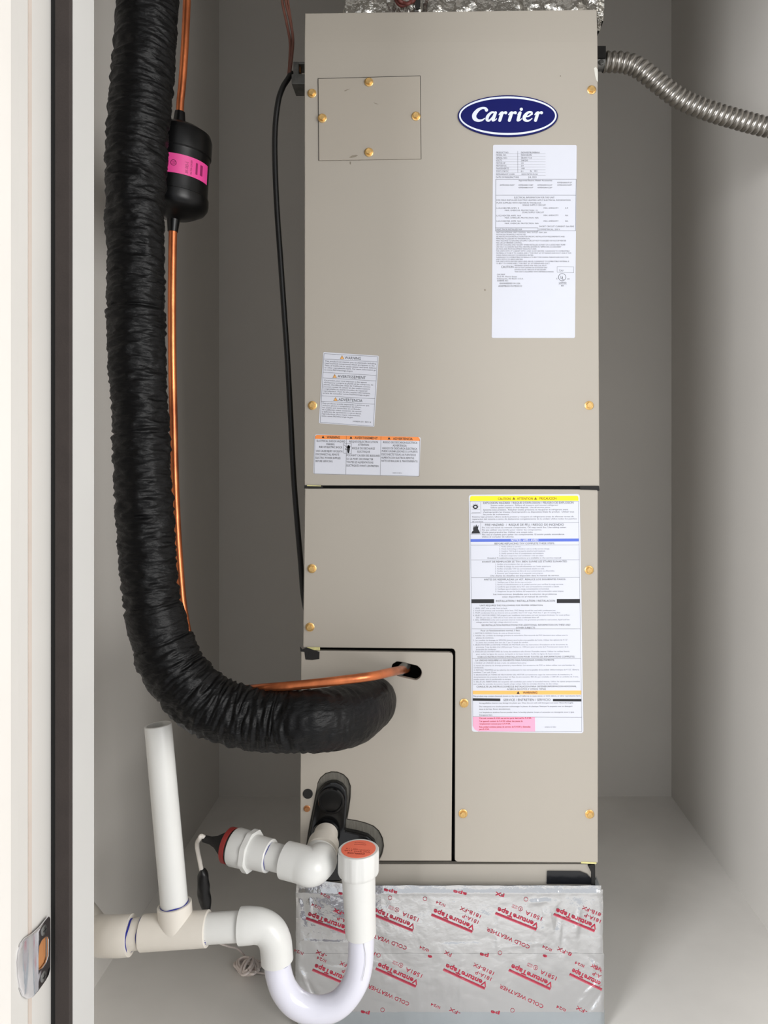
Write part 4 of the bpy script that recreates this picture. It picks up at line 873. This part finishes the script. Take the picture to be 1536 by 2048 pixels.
# ================================================================ OVERFLOW DRAIN WITH FLOAT SWITCH
od = empty('overflow_drain', P(560, 1760, 1.05), 'white plastic elbow and adapter with red ringed float switch beside the drain pan', 'drain pipe')
A = P(652, 1668, DF-.0155); Bc = Vector((A.x, 1.06, A.z)); lft = P(430, 1682, 1.10)
Cn = P(629, 1735, 1.045)
dl = (P(437, 1685, 1.095)-Cn).normalized()
ep = cr([tuple(A+Vector((0, -.048, -.003))), tuple(A+Vector((-.002, -.066, -.008))), tuple(P(640, 1722, 1.062)), tuple(P(629, 1736, 1.045)+dl*.004), tuple(Cn+dl*.022), tuple(Cn+dl*.046)], 10)
straight('port_pipe', A, A+Vector((-.0005, -.06, -.006)), .0185, M['pvc_cream'], od)
ep = [tuple(q)+(.0228+.0022*min(1, i/(len(ep)*.55)),) for i, q in enumerate(ep)]
eo = build('elbow_fitting', *sweep(ep, None, 40), M['pvc'], od, smooth='auto')
spin('elbow_collar', [(0, .0185), (0, .0232), (.022, .0236), (.022, .0185)], A+Vector((0, -.026, -.002)), (0, -1, -.08), M['pvc_cream'], od, n=40)
penring(A+Vector((0, -.0485, -.0035)), (0, -1, 0), .0236, eo, frac=.12, start=math.pi*.9)
def at(t): return Cn+dl*t
straight('drain_pipe', at(.040), at(.082), .0187, M['pvc'], od)
penring(at(.0466), dl, .0189, eo, frac=.5); 
ad = spin('threaded_adapter', [(0, .0187), (0, .0215), (.001, .0225), (.028, .0230), (.028, .0285), (.036, .0285), (.036, .0255), (.058, .0262), (.060, .0255), (.060, .012)], at(.071), dl, M['pvc'], od, n=48, sides=lambda j, a_, r: r/math.cos(((a_+.3) % (math.pi/4))-math.pi/8)*.965 if j in (4, 5) else r)
penring(at(.0706), dl, .0189, ad, frac=.55)
fs_ = empty('float_switch', at(.15), 'black float switch plug with dark red ring at the left end of the adapter', 'float switch')
spin('black_washer', [(0, .010), (0, .0235), (.003, .0235), (.003, .010)], at(.1315), dl, M['plastic'], fs_, n=40)
spin('red_ring', [(0, .012), (0, .0240), (.0005, .0248), (.0068, .0248), (.0073, .024), (.0073, .012)], at(.1350), dl, M['red'], fs_, n=40)
spin('switch_body', [(0, .019), (.004, .0185), (.020, .0085), (.030, .0055), (.042, .0050), (.042, .001)], at(.1420), dl, M['gasket_and_shadow'], fs_, n=32)
tip = at(.184)
tube('lead_wire', [tuple(tip+Vector((.006, -.001, -.002))), tuple(tip+Vector((-.003, -.002, .005))), tuple(tip+Vector((-.006, -.002, .001))), tuple(P(394, 1690, 1.12)), tuple(P(400, 1725, 1.12)), tuple(P(405, 1750, 1.12))], .0032, M['whitewire'], fs_, n=12)
lump = lambda s, a_, p: .0012*noise.noise(Vector((s*90, math.cos(a_)*1.4, math.sin(a_)*1.4)))
sq = px3([(405,1738,1.12),(406,1752,1.12),(407,1780,1.12),(411,1805,1.12),(413,1822,1.12),(416,1850,1.12)])
rr_ = (.0038, .0078, .0092, .0082, .0058, .0040)
v, f = sweep(cr([q+(r,) for q, r in zip(sq, rr_)], 12), None, 20, True, lump); build('taped_splice', v, f, M['electape'], fs_, smooth=True, label='splice wrapped in black tape')
# thin cord coil on the floor
wc = empty('wire_coil', (P(500, 1935, 1.3).x, 1.3, 0), 'thin pinkish white wire with a loose coil on the floor left of the foil box', 'wire')
fl_ = lambda x, y, z=.003: (lambda d: ((x-VX)/F*d, d, z))((H-z)*F/(y-VY))
lead = [tuple(P(417, 1850, 1.12)), tuple(P(425, 1868, 1.12)), tuple(P(436, 1884, 1.15)), tuple(P(455, 1892, 1.22)), tuple(P(474, 1897, 1.28)), fl_(488, 1910, .012), fl_(497, 1925, .006)]
tube('lead', lead, .0017, M['pinkwire'], wc, n=8)
for k in range(10):
    cx, cy = 497+3*math.sin(k*2.1), 1932+3.5*math.cos(k*1.7); rx, ry = 24+4*math.sin(k*1.3), 10+3*math.cos(k*2.3); th = k*.25-.6; pp = []
    for j in range(15):
        t = 2*math.pi*j/14*.97; x = cx+rx*math.cos(t)*math.cos(th)-ry*math.sin(t)*math.sin(th); y = cy+rx*math.cos(t)*math.sin(th)*.5+ry*math.sin(t)
        pp.append(fl_(x, y, .0025+.0022*k+.002*math.sin(t*2+k)))
    tube('coil_loop', pp, .0021, M['pinkwire'], wc, n=8, seg=4)
tube('lead', [fl_(505, 1943, .004), fl_(535, 1948, .003), fl_(565, 1950, .003), fl_(591, 1955, .003)], .0017, M['pinkwire'], wc, n=8)
